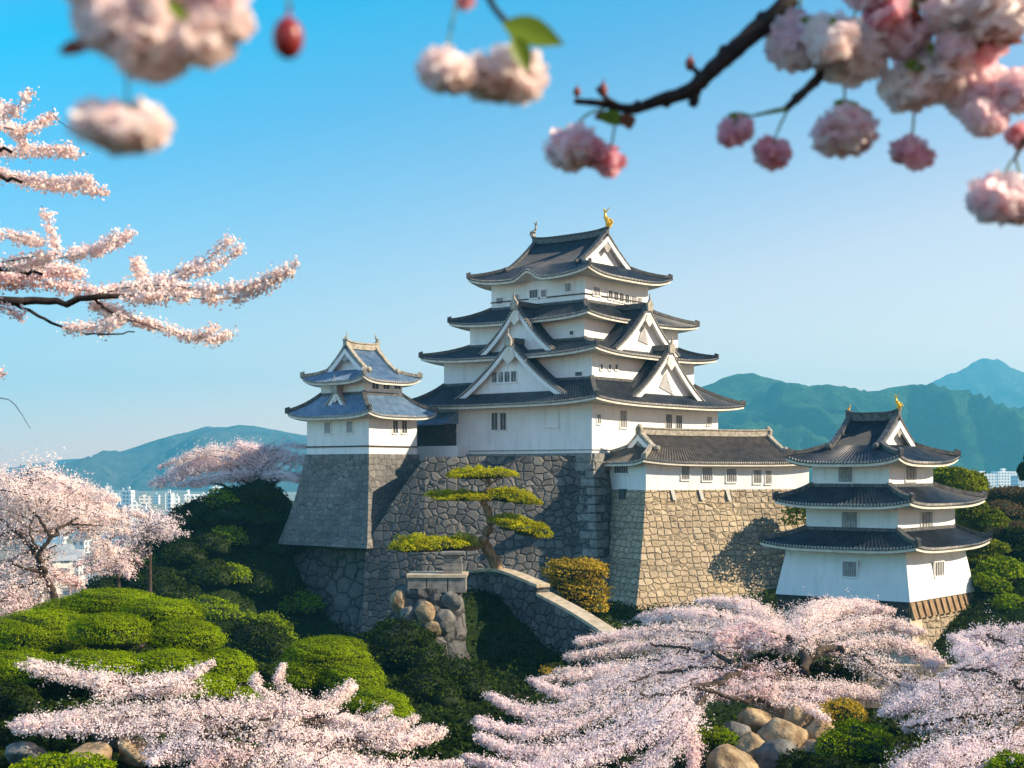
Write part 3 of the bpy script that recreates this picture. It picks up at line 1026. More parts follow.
def stone_base(b, r, zt, zb, B, mat, quoin='cut_stone', qs=(0, 1, 2), rough=0.10, seed=0, qh=0.85, bx=1.0):
    """A battered stone rampart: faces that flare towards the foot, long and short blocks up its corners."""
    off = lambda t: B * (0.5 * t + 0.5 * t * t)
    m = MB()
    NR, NS = 26, 40
    O = corners(r)
    rr = random.Random(seed)
    for k in range(4):
        rows = []
        for i in range(NR + 1):
            t = i / NR
            w_ = off(t)
            q = corners((r[0] - w_, r[1] + w_ * bx, r[2] - w_, r[3] + w_))
            a, c = q[k], q[(k + 1) % 4]
            nx, ny = (c[1] - a[1]), -(c[0] - a[0])
            l = math.hypot(nx, ny)
            row = []
            for j in range(NS + 1):
                s = j / NS
                d = 0 if i == 0 or j in (0, NS) else rr.uniform(-rough, rough)
                row.append((a[0] + (c[0] - a[0]) * s + nx / l * d, a[1] + (c[1] - a[1]) * s + ny / l * d, zt + (zb - zt) * t))
            rows.append(row)
        m.grid(rows)
    m.poly([(*p, zt) for p in O])
    o = m.build('stone_face', mat, b.root)
    n = max(3, int((zt - zb) / qh))
    for k in qs:
        g = MB()
        dx, dy = (1 if k in (1, 2) else -1), (1 if k in (2, 3) else -1)
        for i in range(n):
            t0, t1 = i / n + 0.004, (i + 1) / n - 0.006
            lx, ly = (1.9, 1.0) if i % 2 else (1.0, 1.9)
            lx *= rr.uniform(0.85, 1.15)
            ly *= rr.uniform(0.85, 1.15)
            vs = []
            e = rr.uniform(0.03, 0.10)
            for t in (t0, t1):
                w = off(t) + e
                X, Y_ = O[k][0] + dx * w, O[k][1] + dy * w
                z = zt + (zb - zt) * t
                vs += [(X, Y_, z), (X - dx * lx, Y_, z), (X - dx * lx, Y_ - dy * ly, z), (X, Y_ - dy * ly, z)]
            g.add(vs, [(0, 1, 2, 3), (7, 6, 5, 4), (0, 4, 5, 1), (1, 5, 6, 2), (2, 6, 7, 3), (3, 7, 4, 0)])
        g.build('corner_stones', quoin, b.root)
    return o


# ---------------------------------------------------------------- the keep
TH = 40
K = Bld('castle_keep', 'tallest white tower, the many roofed keep with a golden fish on its ridge', 'castle keep', 592, 140, TH, 1.9)
Kz = lambda py, Y: (HZ - py) * Y / F - K.z0
t1 = K.rect(592, 140, 435, 718)
t2 = K.rect(592, 142.4, 444, 694)
t3 = K.rect(584.5, 145, 470, 678)
t4 = K.rect(585, 147, 491.5, 648)
z = -K.z0
wall(K, t1, 0, 7.3 + z)
wall(K, t2, 6.5 + z, 12.5 + z)
wall(K, t3, 12 + z, 16.4 + z)
wall(K, t4, 16 + z, 21.1 + z)
skirt(K, grow(t1, 2.2), grow(t2, 0.02), t1, 7.05 + z, 9.5 + z, 0.5)
skirt(K, grow(t2, 1.9), grow(t3, 0.02), t2, 12.2 + z, 13.75 + z, 0.55)
skirt(K, grow(t3, 1.7), grow(t4, 0.02), t3, 16.1 + z, 17.9 + z, 0.5)
e4 = grow(t4, 1.9)
irimoya(K, e4, t4, 20.75 + z, 25.7 + z, 'x', 0.42, 0.75, orn=('pale_ridge_tile', 'gold'), fh=2.0, bump=(-1, 0.5, 0.95, 0.07))
band(K, t4, 18.75 + z, 0.12)
band(K, t1, 0.35, 0.10, 'window_bar')
# gables on the left face
yl1, yl2 = t1[2], t2[2]
Ml2 = K.M('L', t2[2])
a0, _, _ = K.hit('L', t1[2] - 0.3, 512, 390)
dormer(K, K.M('L', t1[2]), a0 - 0.2, 8.0, 7.5 + z, 6.0, 0.5, -4.2)
Ma, zz, _ = K.hit('L', t1[2] + 0.3, 505, 377)
window(K, K.M('L', t1[2]), Ma - 1.35, zz, 0.72, 1.1, 1, n=-0.2)
window(K, K.M('L', t1[2]), Ma - 0.45, zz, 0.72, 1.1, 1, n=-0.2)
window(K, K.M('L', t1[2]), Ma + 0.45, zz, 0.72, 1.1, 1, n=-0.2)
window(K, K.M('L', t1[2]), Ma + 1.35, zz, 0.72, 1.1, 1, n=-0.2)
a0, _, _ = K.hit('L', t2[2], 521, 330)
dormer(K, K.M('L', t2[2]), a0, 5.0, 12.6 + z, 4.9, 0.9, -4.6)
# gables on the right face
a0, _, _ = K.hit('R', t1[1], 663, 390)
dormer(K, K.M('R', t1[1]), a0, 7.2, 7.4 + z, 5.6, 0.9, -4.2, tile='roof_tile')
ag = a0
a0, _, _ = K.hit('R', t2[1], 641, 340)
dormer(K, K.M('R', t2[1]), a0, 6.0, 12.5 + z, 4.9, 0.9, -4.6)
ag2 = a0
Mr = K.M('R', t1[1])
m = MB()
# fretwork panels in the right-hand gables
m.prism([Mr(ag - 1.1, 0.22, 9.0 + z), Mr(ag + 1.5, 0.22, 8.3 + z), Mr(ag + 0.9, 0.22, 9.3 + z), Mr(ag + 0.2, 0.22, 10.6 + z), Mr(ag - 0.3, 0.22, 10.2 + z)], Vector(Mr(0, 0.1, 0)) - Vector(Mr(0, 0, 0)))
m.build('gable_panel', 'shutter_grey', K.root)
m = MB()
Mr2 = K.M('R', t2[1])
m.prism([Mr2(ag2 - 0.9, 0.22, 13.9 + z), Mr2(ag2 + 0.9, 0.22, 13.6 + z), Mr2(ag2 + 0.3, 0.22, 15.4 + z), Mr2(ag2 - 0.2, 0.22, 15.4 + z)], Vector(Mr2(0, 0.1, 0)) - Vector(Mr2(0, 0, 0)))
m.build('gable_panel', 'shutter_grey', K.root)
# windows: left face then right face, storey by storey
for px, py, w, h, kw in [(452, 424, 10, 14, dict(bars=0, pane='shutter_grey')), (495, 421.5, 6, 17, dict(bars=1)), (503.5, 421.5, 6, 17, dict(bars=1)),
                         (552, 417, 13, 19, dict(bars=0, pane='white_plaster'))]:
    winpx(K, 'L', t1[2], px, py, w, h, **kw)
for px, py, w, h, kw in [(598.5, 419, 4, 9, dict(bars=1, pane='shutter_grey')), (623, 419, 7, 17, dict(bars=2, pane='shutter_grey')), (668.5, 423, 6, 17, dict(bars=2, pane='window_dark')),
                         (678.5, 424, 6, 17, dict(bars=2, pane='window_dark')), (709, 421, 5, 8, dict(bars=1, pane='shutter_grey'))]:
    winpx(K, 'R', t1[1], px, py, w, h, **kw)
winpx(K, 'L', t2[2], 579, 374, 7, 4, bars=0)
for px in (601, 609.5, 616):
    winpx(K, 'R', t2[1], px, 367, 2.5, 5, bars=0)
winpx(K, 'L', t3[2], 572, 333, 4, 4, bars=0)
for px, py, w, h, kw in [(534, 294, 8, 8, dict(bars=2)), (544, 293.5, 5, 7, dict(bars=2, pane='shutter_grey')), (568.5, 287.5, 6, 8, dict(bars=1, pane='shutter_grey')), (500, 301, 7, 6, dict(bars=2, pane='shutter_grey')),
                         (516, 298, 6, 6, dict(bars=2, pane='shutter_grey'))]:
    winpx(K, 'L', t4[2], px, py, w, h, **kw)
for i, px in enumerate((596, 610, 615.5, 621, 626.5, 633, 639)):
    winpx(K, 'R', t4[1], px, 296 + 0.25 * (px - 615), 4 if i else 7, 8, bars=1, pane='window_dark' if i in (1, 2, 3, 4) else 'shutter_grey')

# the rampart under the keep
KB = Bld('stone_rampart', 'grey stone rampart with long corner blocks directly under the keep corner', 'stone wall', 592, 140, TH, -16)
KB.z0 = -16
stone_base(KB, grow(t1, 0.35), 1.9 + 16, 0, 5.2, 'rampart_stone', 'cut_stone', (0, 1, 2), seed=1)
cp = MB()
o_ = grow(t1, 0.40)
for k in range(4):
    p, q = corners(o_)[k], corners(o_)[(k + 1) % 4]
    L_ = math.hypot(q[0] - p[0], q[1] - p[1])
    nb = int(L_ / 2.0)
    for r_ in range(2):
        for i in range(nb):
            s0, s1 = (i + 0.02) / nb, (i + 0.98) / nb
            A_ = Vector((p[0] + (q[0] - p[0]) * s0, p[1] + (q[1] - p[1]) * s0, 17.45 - 0.9 * r_))
            B_ = Vector((p[0] + (q[0] - p[0]) * s1, p[1] + (q[1] - p[1]) * s1, 17.45 - 0.9 * r_))
            cp.bar(A_, B_, 0.35 + 0.34 * r_ + 0.04 * ((i * 7) % 3), 0.84)
cp.build('top_course', 'cut_stone', KB.root)

# ---------------------------------------------------------------- the corner turret on the left
T = Bld('corner_turret', 'small two storey white turret with roofs tinted blue grey by the sky left of the keep', 'turret', 369, 142, TH, 1.85)
Tz = lambda py, Y: (HZ - py) * Y / F - T.z0
u1 = T.rect(369, 142, 307, 417)
u2 = T.rect(364, 143.2, 321, 402)
z = -T.z0
wall(T, u1, 0, 5.9 + z)
wall(T, u2, 5.5 + z, 9.5 + z)
skirt(T, grow(u1, 1.5), grow(u2, 0.02), u1, 5.75 + z, 8.0 + z, 0.5, tile='sky_tint_roof_tile')
irimoya(T, grow(u2, 1.45), u2, 9.35 + z, 12.9 + z, 'y', 0.40, 0.6, tile='sky_tint_roof_tile', ridge='pale_ridge_tile', orn='pale_ridge_tile', fh=0.85)
a0, _, _ = T.hit('L', u1[2], 338, 405)
dormer(T, T.M('L', u1[2]), a0, 2.1, 6.2 + z, 2.3, 0.3, -1.6, tile='sky_tint_roof_tile', ridge='pale_ridge_tile')
band(T, u1, Tz(446, 142), 0.14)
for px, py, w, h, kw in [(328, 428, 6, 11, dict(bars=0, pane='shutter_grey')), (350, 427, 6, 11, dict(bars=0, pane='shutter_grey'))]:
    winpx(T, 'L', u1[2], px, py, w, h, **kw)
for px in (395, 404):
    winpx(T, 'R', u1[1], px, 427, 5, 12, bars=1)
for px in (375, 386, 397):
    winpx(T, 'R', u2[1], px, 385, 6.5, 8, bars=1)
for px in (332, 350):
    winpx(T, 'L', u2[2], px, 381, 6, 6, bars=1)
TB = Bld('stone_rampart', 'smooth grey stone plinth flaring under the small left turret', 'stone wall', 369, 142, TH, -7.6)
stone_base(TB, grow(u1, 0.15), 1.85 + 7.6, 0, 2.05, 'fine_stone', 'fine_stone', (), rough=0.04, seed=2, bx=0.9)
# link between turret and keep
LK = Bld('link_corridor', 'small dark timber link between the left turret and the keep', 'corridor', 432, 151, TH, 1.9)
m = MB()
m.box(-4.5, 1.5, 0.5, 3.5, 0, 3.4)
m.build('wall', 'dark_wood', LK.root)
m = MB()
m.box(-4.4, 3.4, 0.3, 3.7, -0.74, 0.9)
m.build('sill_wall', 'white_plaster', LK.root)
m = MB()
m.box(-4.4, 3.4, 0.1, 3.9, -9, -0.75)
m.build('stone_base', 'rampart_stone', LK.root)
m = MB()
m.add([(-4.8, 0, 3.3), (1.8, 0, 3.3), (1.8, 2, 4.6), (-4.8, 2, 4.6), (-4.8, 4, 3.3), (1.8, 4, 3.3), (-4.8, 0, 3.15), (1.8, 0, 3.15)], [(0, 1, 2, 3), (3, 2, 5, 4), (6, 7, 1, 0), (0, 3, 4), (1, 5, 2)])
m.build('roof', 'sky_tint_roof_tile', LK.root)
# the lower terrace wall below the turret
LB = Bld('stone_rampart', 'dark rough lower stone wall below the smooth turret plinth', 'stone wall', 424, 138.5, TH, -21)
lr = LB.rect(424, 138.5, 285, 520)
stone_base(LB, lr, -7.0 + 21, 0, 4.8, 'boulder_stone', 'cut_stone', (), seed=3, rough=0.16)

# ---------------------------------------------------------------- the long gallery right of the keep
GT = 60
G = Bld('gallery_building', 'long low white gallery with brown tiled roof right of the keep', 'gallery', 646, 135.8, GT, -1.75)
Gz = lambda py, Y: (HZ - py) * Y / F - G.z0
g1 = G.rect(646, 135.8, 600, 809)
z = -G.z0
wall(G, g1, 0, 1.0 + z)
irimoya(G, grow(g1, 1.15), g1, 0.95 + z, 3.75 + z, 'y', 0.60, 0.40, tile='brown_roof_tile', ridge='pale_ridge_tile', fh=0, sag=0.12)
winpx(G, 'L', g1[2], 621.5, 468, 14, 10, bars=5)
for px, w in ((685, 8), (707, 10), (731, 10), (757, 8), (768, 6)):
    winpx(G, 'R', g1[1], px, 473 + 0.05 * (px - 685), w, 13, bars=4, pane='shutter_grey')
GB = Bld('stone_rampart', 'sunlit tan stone wall with loopholes under the long gallery', 'stone wall', 646, 135.8, GT, -15)
stone_base(GB, grow(g1, 0.12), -1.75 + 15, 0, 5.0, 'warm_stone', 'warm_stone', (1,), seed=4, rough=0.08, qh=1.2)
mlo = GB.M('R', g1[1] + 0.12)
for px in (674, 702, 729):
    a, zz, k = GB.hit('R', g1[1] + 0.5, px, 495)
    m = MB()
    m.prism([mlo(a - 0.22, 0.05, zz + 0.5), mlo(a + 0.22, 0.05, zz + 0.5), mlo(a + 0.30, 0.40, zz - 0.5), mlo(a - 0.14, 0.40, zz - 0.5)], Vector(mlo(0, 0.06, 0)) - Vector(mlo(0, 0, 0)))
    m.build('loophole', 'window_dark', GB.root)
mll = GB.M('L', g1[2] - 0.12)
a, zz, k = GB.hit('L', g1[2] - 0.5, 621, 494)
m = MB()
m.box(a - 0.45, a + 0.45, 0.0, 0.36, zz - 0.5, zz + 0.5, mll)
m.build('loophole', 'window_dark', GB.root)

# ---------------------------------------------------------------- the three-storey watchtower on the right
R = Bld('watchtower', 'white three storey watchtower with dark roofs at the right of the picture', 'watchtower', 909, 109, TH, -10.15)
Rz = lambda py, Y: (HZ - py) * Y / F - R.z0
w1 = R.rect(905, 110, 788, 963)
w2 = R.rect(898, 111.2, 806, 955)
w3 = R.rect(889, 112.6, 812, 933)
z = -R.z0
wall(R, w1, 0, -5.9 + z, 0.75)
wall(R, w2, -6 + z, -2.4 + z)
wall(R, w3, -3 + z, 0.95 + z)
skirt(R, grow(w1, 1.75), grow(w2, 0.02), w1, -6.05 + z, -4.75 + z, 0.4)
skirt(R, grow(w2, 1.95), grow(w3, 0.02), w2, -2.6 + z, -1.2 + z, 0.4)
irimoya(R, grow(w3, 1.65), w3, 0.8 + z, 4.35 + z, 'x', 0.46, 0.55, orn='gold', fh=1.15, lf=0.45)
for face, coord, px, py, w, h in (('L', w3[2], 846, 474, 14, 16), ('L', w2[2], 850, 520, 16, 16), ('L', w1[2] - 0.42, 850, 569, 14, 15),
                                  ('R', w3[1], 910.5, 473, 11, 15), ('R', w2[1], 926, 520, 11, 16), ('R', w1[1] + 0.42, 938.5, 569, 9, 14)):
    winpx(R, face, coord, px, py, w, h, bars=5 if w > 12 else 3, pane='shutter_grey', bar='window_bar')
RB = Bld('stone_rampart', 'tan stone plinth with timber skirt under the right watchtower', 'stone wall', 909, 109, TH, -18)
rb_ = grow(w1, 0.70)
stone_base(RB, grow(w1, 0.66), -11.4 + 18, 0, 2.6, 'warm_stone', 'coping_stone', (1, 2), seed=5, qh=0.9)
m = MB()
m.box(rb_[0] + 0.05, rb_[1] - 0.05, rb_[2] + 0.05, rb_[3] - 0.05, -11.4 + 18, -10.15 + 18 - 0.004)
m.build('base_beam', 'dark_wood', RB.root)
m = MB()
n_ = 11
for i in range(n_):
    y = rb_[2] + (rb_[3] - rb_[2]) * (i + 0.5) / n_
    m.add([(rb_[1] - 0.05, y - 0.38, 7.84), (rb_[1] - 0.05, y + 0.38, 7.84), (rb_[1] + 0.35, y + 0.38, 6.55), (rb_[1] + 0.35, y - 0.38, 6.55),
           (rb_[1] - 0.25, y - 0.38, 7.84), (rb_[1] - 0.25, y + 0.38, 7.84), (rb_[1] - 0.1, y + 0.38, 6.55), (rb_[1] - 0.1, y - 0.38, 6.55)],
          [(0, 1, 2, 3), (7, 6, 5, 4), (0, 3, 7, 4), (1, 5, 6, 2), (2, 6, 7, 3), (0, 4, 5, 1)])
m.build('timber_skirt', 'brown_wood', RB.root)

# the wing wall that rises from the lower terrace, past the turret plinth, to the keep's rampart
wb = P(420, 600, 138)
WW = thing('wing_wall', 'broad dark rough stone wall behind the pine, its left end sloping along the turret plinth', 'stone wall', wb)
wpt = [(366, 543, 140.0), (378, 526, 140.0), (392, 503, 140.1), (408, 480, 140.2), (426, 457, 140.3), (470, 456.5, 140.4), (525, 456, 140.5), (584, 455.5, 140.7)]
fr = [Vector(P(*q)) - wb for q in wpt]
m = MB()
rows = []
for i, p in enumerate(fr):
    rr_ = random.Random(i)
    rows.append([p + Vector((0, 9.5 if i > 3 else 3.2, 0))] + [p + Vector((-0.35 * u * (1 if i < 5 else 0), -5.0 * (0.6 * u + 0.4 * u * u) * (p.z + 8.5) / 15.0 - 0.001, -u * (p.z + 8.5))) for u in np.linspace(0, 1, 12)])
m.grid(rows)
m.poly(rows[-1] + [rows[-1][-1] + Vector((0, 14, 0)), rows[-1][0] + Vector((0, 0, -0.01))])
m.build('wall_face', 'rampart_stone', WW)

# ---------------------------------------------------------------- plants
def rot_noise(n):
    v = rng.normal(size=(n, 3))
    return v / np.linalg.norm(v, axis=1)[:, None]


def lobe_points(c, r, n, rough=0.12, top=True):
    """Points over a clipped cushion of foliage (c centre, r three radii) with outward normals."""
    d = rot_noise(n)
    if top:
        d[:, 2] = np.where(d[:, 2] < -0.35, -d[:, 2], d[:, 2])
    f = d * 3.1 + np.array(c) * 0.7
    bump = fbm(f[:, 0] + 3 * f[:, 2], f[:, 1] - 2 * f[:, 2], 3, 5)
    q = 1 + rough * 1.6 * bump + rng.normal(size=n) * 0.035 - np.abs(rng.normal(size=n)) * 0.05 + rough * 0.5 * np.where(rng.uniform(size=n) < 0.12, rng.exponential(0.5, n), 0)
    p = np.array(c) + d * np.array(r) * q[:, None]
    nn = d / np.array(r)
    nn /= np.linalg.norm(nn, axis=1)[:, None]
    return p, nn


def clipped_shrub(name, label, lobes, leaf, size, mat='bush_leaf', dens=1.0, stem=True, group=None, cat='shrub', base=None, core='bush_core', k=0.55):
    """lobes: list of (centre, radii). Each cushion is a part of its own with a solid dark core for its shaded inside."""
    c0 = np.mean([l[0] for l in lobes], axis=0)
    bx, by = (c0[0], c0[1]) if base is None else base
    g = gz(bx, by)
    t = thing(name, label, cat, (bx, by, g), 0, group)
    off = np.array([bx, by, g])
    for c, r in lobes:
        c, r = np.array(c, float), np.array(r, float)
        area = 2.6 * math.pi * (r[0] * r[1] + r[0] * r[2] + r[1] * r[2]) / 3 * 1.3
        n = int(min(42000, dens * 2.6 * area / (size * size)))
        p, nn = lobe_points(c, r, n, 0.13 if k < 1 else 0.30)
        fo = leaves(leaf, p - off, size, mat, t, nn, k)
        m = MB()
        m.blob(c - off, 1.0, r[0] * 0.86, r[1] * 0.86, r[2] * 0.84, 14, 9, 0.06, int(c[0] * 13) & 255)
        m.build('shade_core', core, fo, smooth=True)  # solid dark blob in place of the shade between the leaves
    if stem:
        m = MB()
        for c, r in lobes:
            c = np.array(c) - off
            m.tube([(0, 0, -0.4), (c[0] * 0.35, c[1] * 0.35, c[2] * 0.4), (c[0], c[1], c[2] - 0.1)], [0.16, 0.11, 0.06], 6)
        m.build('stem', 'bark', t)
    return t


def px_lobe(px, py, wpx, hpx, Y, deep=1.0):
    c = P(px, py, Y)
    s = Y / F
    return (np.array(c), (wpx * s / 2, wpx * s / 2 * deep, hpx * s / 2))


# the big cloud-pruned shrub at the left and the round one in the valley
L_ = []
for px, py, w, h, Y in [(40, 640, 130, 70, 63), (112, 603, 96, 34, 66), (160, 615, 90, 40, 64), (75, 615, 90, 40, 66), (110, 634, 84, 50, 60), (185, 640, 84, 46, 61), (20, 672, 100, 50, 59),
                        (95, 668, 110, 40, 57.5), (170, 668, 90, 44, 58), (222, 672, 72, 52, 58.5), (200, 690, 74, 40, 57), (-40, 655, 110, 80, 63), (245, 700, 40, 30, 57.5)]:
    L_.append(px_lobe(px, py, w * 0.95, h * 0.85, Y, 0.8))
clipped_shrub('clipped_shrub', 'large bright green cloud pruned shrub of many cushions at the lower left', L_, 'foliage', 0.066, dens=0.9, k=0.45)
L_ = [px_lobe(326, 664, 92, 54, 74, 0.9), px_lobe(352, 680, 66, 40, 72.5), px_lobe(305, 680, 60, 40, 73)]
clipped_shrub('clipped_shrub', 'round green clipped shrub in the shade below the dark lower wall', L_, 'foliage', 0.08, k=0.45)
L_ = [px_lobe(372, 708, 74, 40, 68, 0.9), px_lobe(392, 718, 46, 36, 67)]
clipped_shrub('clipped_shrub', 'low dark green clipped shrub behind the tips of the lower left blossom', L_, 'foliage', 0.08, k=0.45)

# golden bush below the keep's corner
L_ = [px_lobe(574, 572, 58, 26, 108, 0.8), px_lobe(590, 572, 34, 20, 107.5), px_lobe(584, 592, 48, 32, 107.5), px_lobe(590, 607, 34, 24, 107), px_lobe(566, 583, 34, 22, 108)]
clipped_shrub('golden_bush', 'yellow gold leaved bush at the foot of the keep corner beside the ramp', L_, 'foliage', 0.16, 'golden_leaf', cat='bush', k=1.4)

# shrubs on the shaded slope left of the turret, in the valley and by the bastion
SL = [(205, 570, 60, 26, 138, 'shaded green shrub on the slope between turret and cloud pruned shrub'), (160, 575, 50, 22, 142, 'dark shrub lowest on the crest of the left slope'), (262, 552, 56, 42, 138, 'mid green shrub at the left foot of the smooth turret plinth'),
      (240, 515, 60, 22, 150, 'dark shrub high on the slope under the blossom tree'), (180, 545, 56, 20, 149, 'dark shrub halfway up the left slope crest'), (290, 500, 40, 30, 151, 'dark shrub tucked against the plinth top left'),
      (225, 600, 70, 30, 128, 'dark shrub low in the valley left of the lower wall'), (400, 640, 70, 50, 98, 'dark shrub left of the boulder bastion'), (450, 668, 70, 40, 92, 'dark shrub below the boulder bastion'),
      (425, 690, 60, 40, 88, 'dark shrub on the valley floor right of the clipped shrubs'), (555, 646, 26, 14, 96, 'small ochre tinged shrub on the slope under the ramp'), (255, 640, 60, 36, 118, 'dark shrub at the very foot of the lower wall'),
      (130, 600, 60, 24, 128, 'dark shrub at the lower left end of the slope'), (200, 590, 46, 24, 132, 'dark shrub in the middle of the shaded slope')]
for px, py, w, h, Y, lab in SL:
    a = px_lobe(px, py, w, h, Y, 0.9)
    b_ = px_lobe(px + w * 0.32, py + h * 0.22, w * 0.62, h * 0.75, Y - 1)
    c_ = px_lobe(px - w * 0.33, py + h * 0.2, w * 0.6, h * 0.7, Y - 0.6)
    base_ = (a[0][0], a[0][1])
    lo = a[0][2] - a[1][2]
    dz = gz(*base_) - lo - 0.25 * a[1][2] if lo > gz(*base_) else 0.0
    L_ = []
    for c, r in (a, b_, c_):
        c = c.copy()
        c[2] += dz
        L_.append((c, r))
    clipped_shrub('shrub', lab, L_, 'foliage', 0.20 if Y > 110 else 0.16, 'golden_leaf' if 'ochre' in lab else ('bush_leaf' if 'green' in lab else 'dark_shade_leaf'), base=base_, k=1.2, dens=0.8)

for px, py, w, h, Y in [(1000, 520, 46, 22, 140), (1020, 500, 50, 20, 150), (1018, 535, 44, 20, 134), (990, 500, 30, 14, 150), (1035, 518, 40, 22, 142), (1008, 508, 40, 16, 146)]:
    a = px_lobe(px, py, w, h, Y, 1.0)
    g_ = gz(a[0][0], a[0][1])
    c_ = a[0].copy()
    c_[2] = max(c_[2], g_ + 0.2)
    clipped_shrub('dry_shrub', 'brown leafless looking shrub on the slope right of the watchtower', [(c_, a[1]), (c_ + np.array([a[1][0] * 0.7, -0.5, -0.3]), a[1] * np.array(0.7) if hasattr(a[1], 'shape') else tuple(0.7 * q for q in a[1]))], 'foliage', 0.2, 'dry_leaf', group='brown shrubs on the right slope', base=(c_[0], c_[1]), k=1.3, dens=0.8)

# the mass of shrubs that covers the slope left of the turret and the valley sides
rv = random.Random(77)
spots = []
for px, py, Y in [(285, 486, 153), (262, 492, 153), (240, 500, 152), (222, 510, 151.5), (205, 519, 151), (190, 530, 150.5), (174, 542, 150), (158, 554, 149), (142, 566, 148), (126, 578, 147), (112, 588, 146), (275, 512, 149), (252, 522, 148), (230, 535, 147), (210, 548, 146), (188, 560, 145),
                  (278, 536, 145), (258, 545, 144), (236, 560, 143), (214, 574, 142), (190, 586, 140), (168, 590, 140), (268, 568, 141), (244, 585, 139.5), (222, 600, 137), (200, 612, 133), (262, 600, 139), (240, 615, 134), (178, 612, 130), (150, 604, 134), (275, 630, 137), (215, 628, 126), (255, 640, 128), (296, 560, 144.5)]:
    c = P(px + rv.uniform(-6, 6), py, Y)
    spots.append((c.x, c.y, rv.uniform(1.2, 2.3)))
for i, (x, y, r) in enumerate(spots):
    g = gz(x, y)
    L_ = [((x, y, g + r * 0.35), (r, r * 0.95, r * 0.72)), ((x + r * 0.6, y - 0.5, g + r * 0.2), (r * 0.65, r * 0.65, r * 0.5)), ((x - r * 0.6, y - 0.4, g + r * 0.15), (r * 0.6, r * 0.6, r * 0.45))]
    kind = i % 5
    clipped_shrub('shrub', ['dark green shrub in the mass covering the slope left of the turret', 'lighter green shrub in the mass covering the slope left of the turret'][kind == 3], L_, 'foliage', 0.19, 'bush_leaf' if kind == 3 else 'dark_shade_leaf', group='shrubs covering the slope left of the turret', base=(x, y), k=1.2, dens=0.75)

# bright trees behind and beside the right watchtower
def leafy_tree(name, label, px, py, w, h, Y, mat, n=9, size=0.28, group=None, seed=0):
    rr = random.Random(seed)
    s = Y / F
    c = P(px, py, Y)
    g = gz(c.x, c.y)
    t = thing(name, label, 'tree', (c.x, c.y, g), 0, group)
    C, N = [], []
    for i in range(n):
        u = Vector((rr.uniform(-1, 1), rr.uniform(-1, 1), rr.uniform(-0.8, 1)))
        if u.length > 1:
            u.normalize()
        q = (c.x + u.x * w * s * 0.36, c.y + u.y * w * s * 0.34, c.z + u.z * h * s * 0.34)
        k = rr.uniform(0.7, 1.15)
        p, nn = lobe_points(q, (w * s * 0.22 * k, w * s * 0.22 * k, h * s * 0.19 * k), int(1500 * k), 0.3)
        C.append(p)
        N.append(nn)
    C, N = np.vstack(C), np.vstack(N)
    leaves('crown', C - np.array([c.x, c.y, g]), size, mat, t, N, 1.4)
    m = MB()
    hh = c.z - g
    m.tube([(0, 0, -0.3), (0.1, 0, hh * 0.5), (0, 0.1, hh)], [0.28, 0.2, 0.08], 7)
    for i in range(5):
        a = rr.uniform(0, 6.28)
        m.tube([(0.05, 0, hh * 0.5), (math.cos(a) * w * s * 0.18, math.sin(a) * w * s * 0.18, hh * 0.8), (math.cos(a) * w * s * 0.3, math.sin(a) * w * s * 0.3, hh + 0.1 * h * s)], [0.12, 0.08, 0.03], 5)
    m.build('trunk', 'bark', t)
    return t


for i, (px, py, w, h, Y, mt, lab) in enumerate([
        (958, 488, 74, 44, 140, 'far_leaf', 'bright green tree top beside the top storey of the watchtower'),
        (976, 522, 60, 54, 132, 'far_leaf', 'yellow green tree beside the middle storey of the watchtower'),
        (1002, 582, 78, 60, 120, 'bush_leaf', 'vivid green tree right of the lowest watchtower storey'),
        (1014, 614, 66, 44, 116, 'bush_leaf', 'low green bush tree right of the watchtower plinth'),
        (1030, 548, 60, 44, 128, 'dark_shade_leaf', 'darker green tree at the right picture edge'),
        (988, 556, 50, 34, 126, 'far_leaf', 'small green tree behind the lowest watchtower roof tip'),
        (846, 520, 104, 90, 138, 'far_leaf', 'leafy tree hidden behind the watchtower, its shade falling on the tan wall'),
        (802, 470, 20, 26, 158, 'far_leaf', 'narrow sliver of tree between gallery and watchtower'),
        (1035, 470, 30, 40, 170, 'dark_shade_leaf', 'dark tree at the right edge against the far city')]):
    leafy_tree('green_tree', lab, px, py, w, h, Y, mt, seed=i, size=0.26)


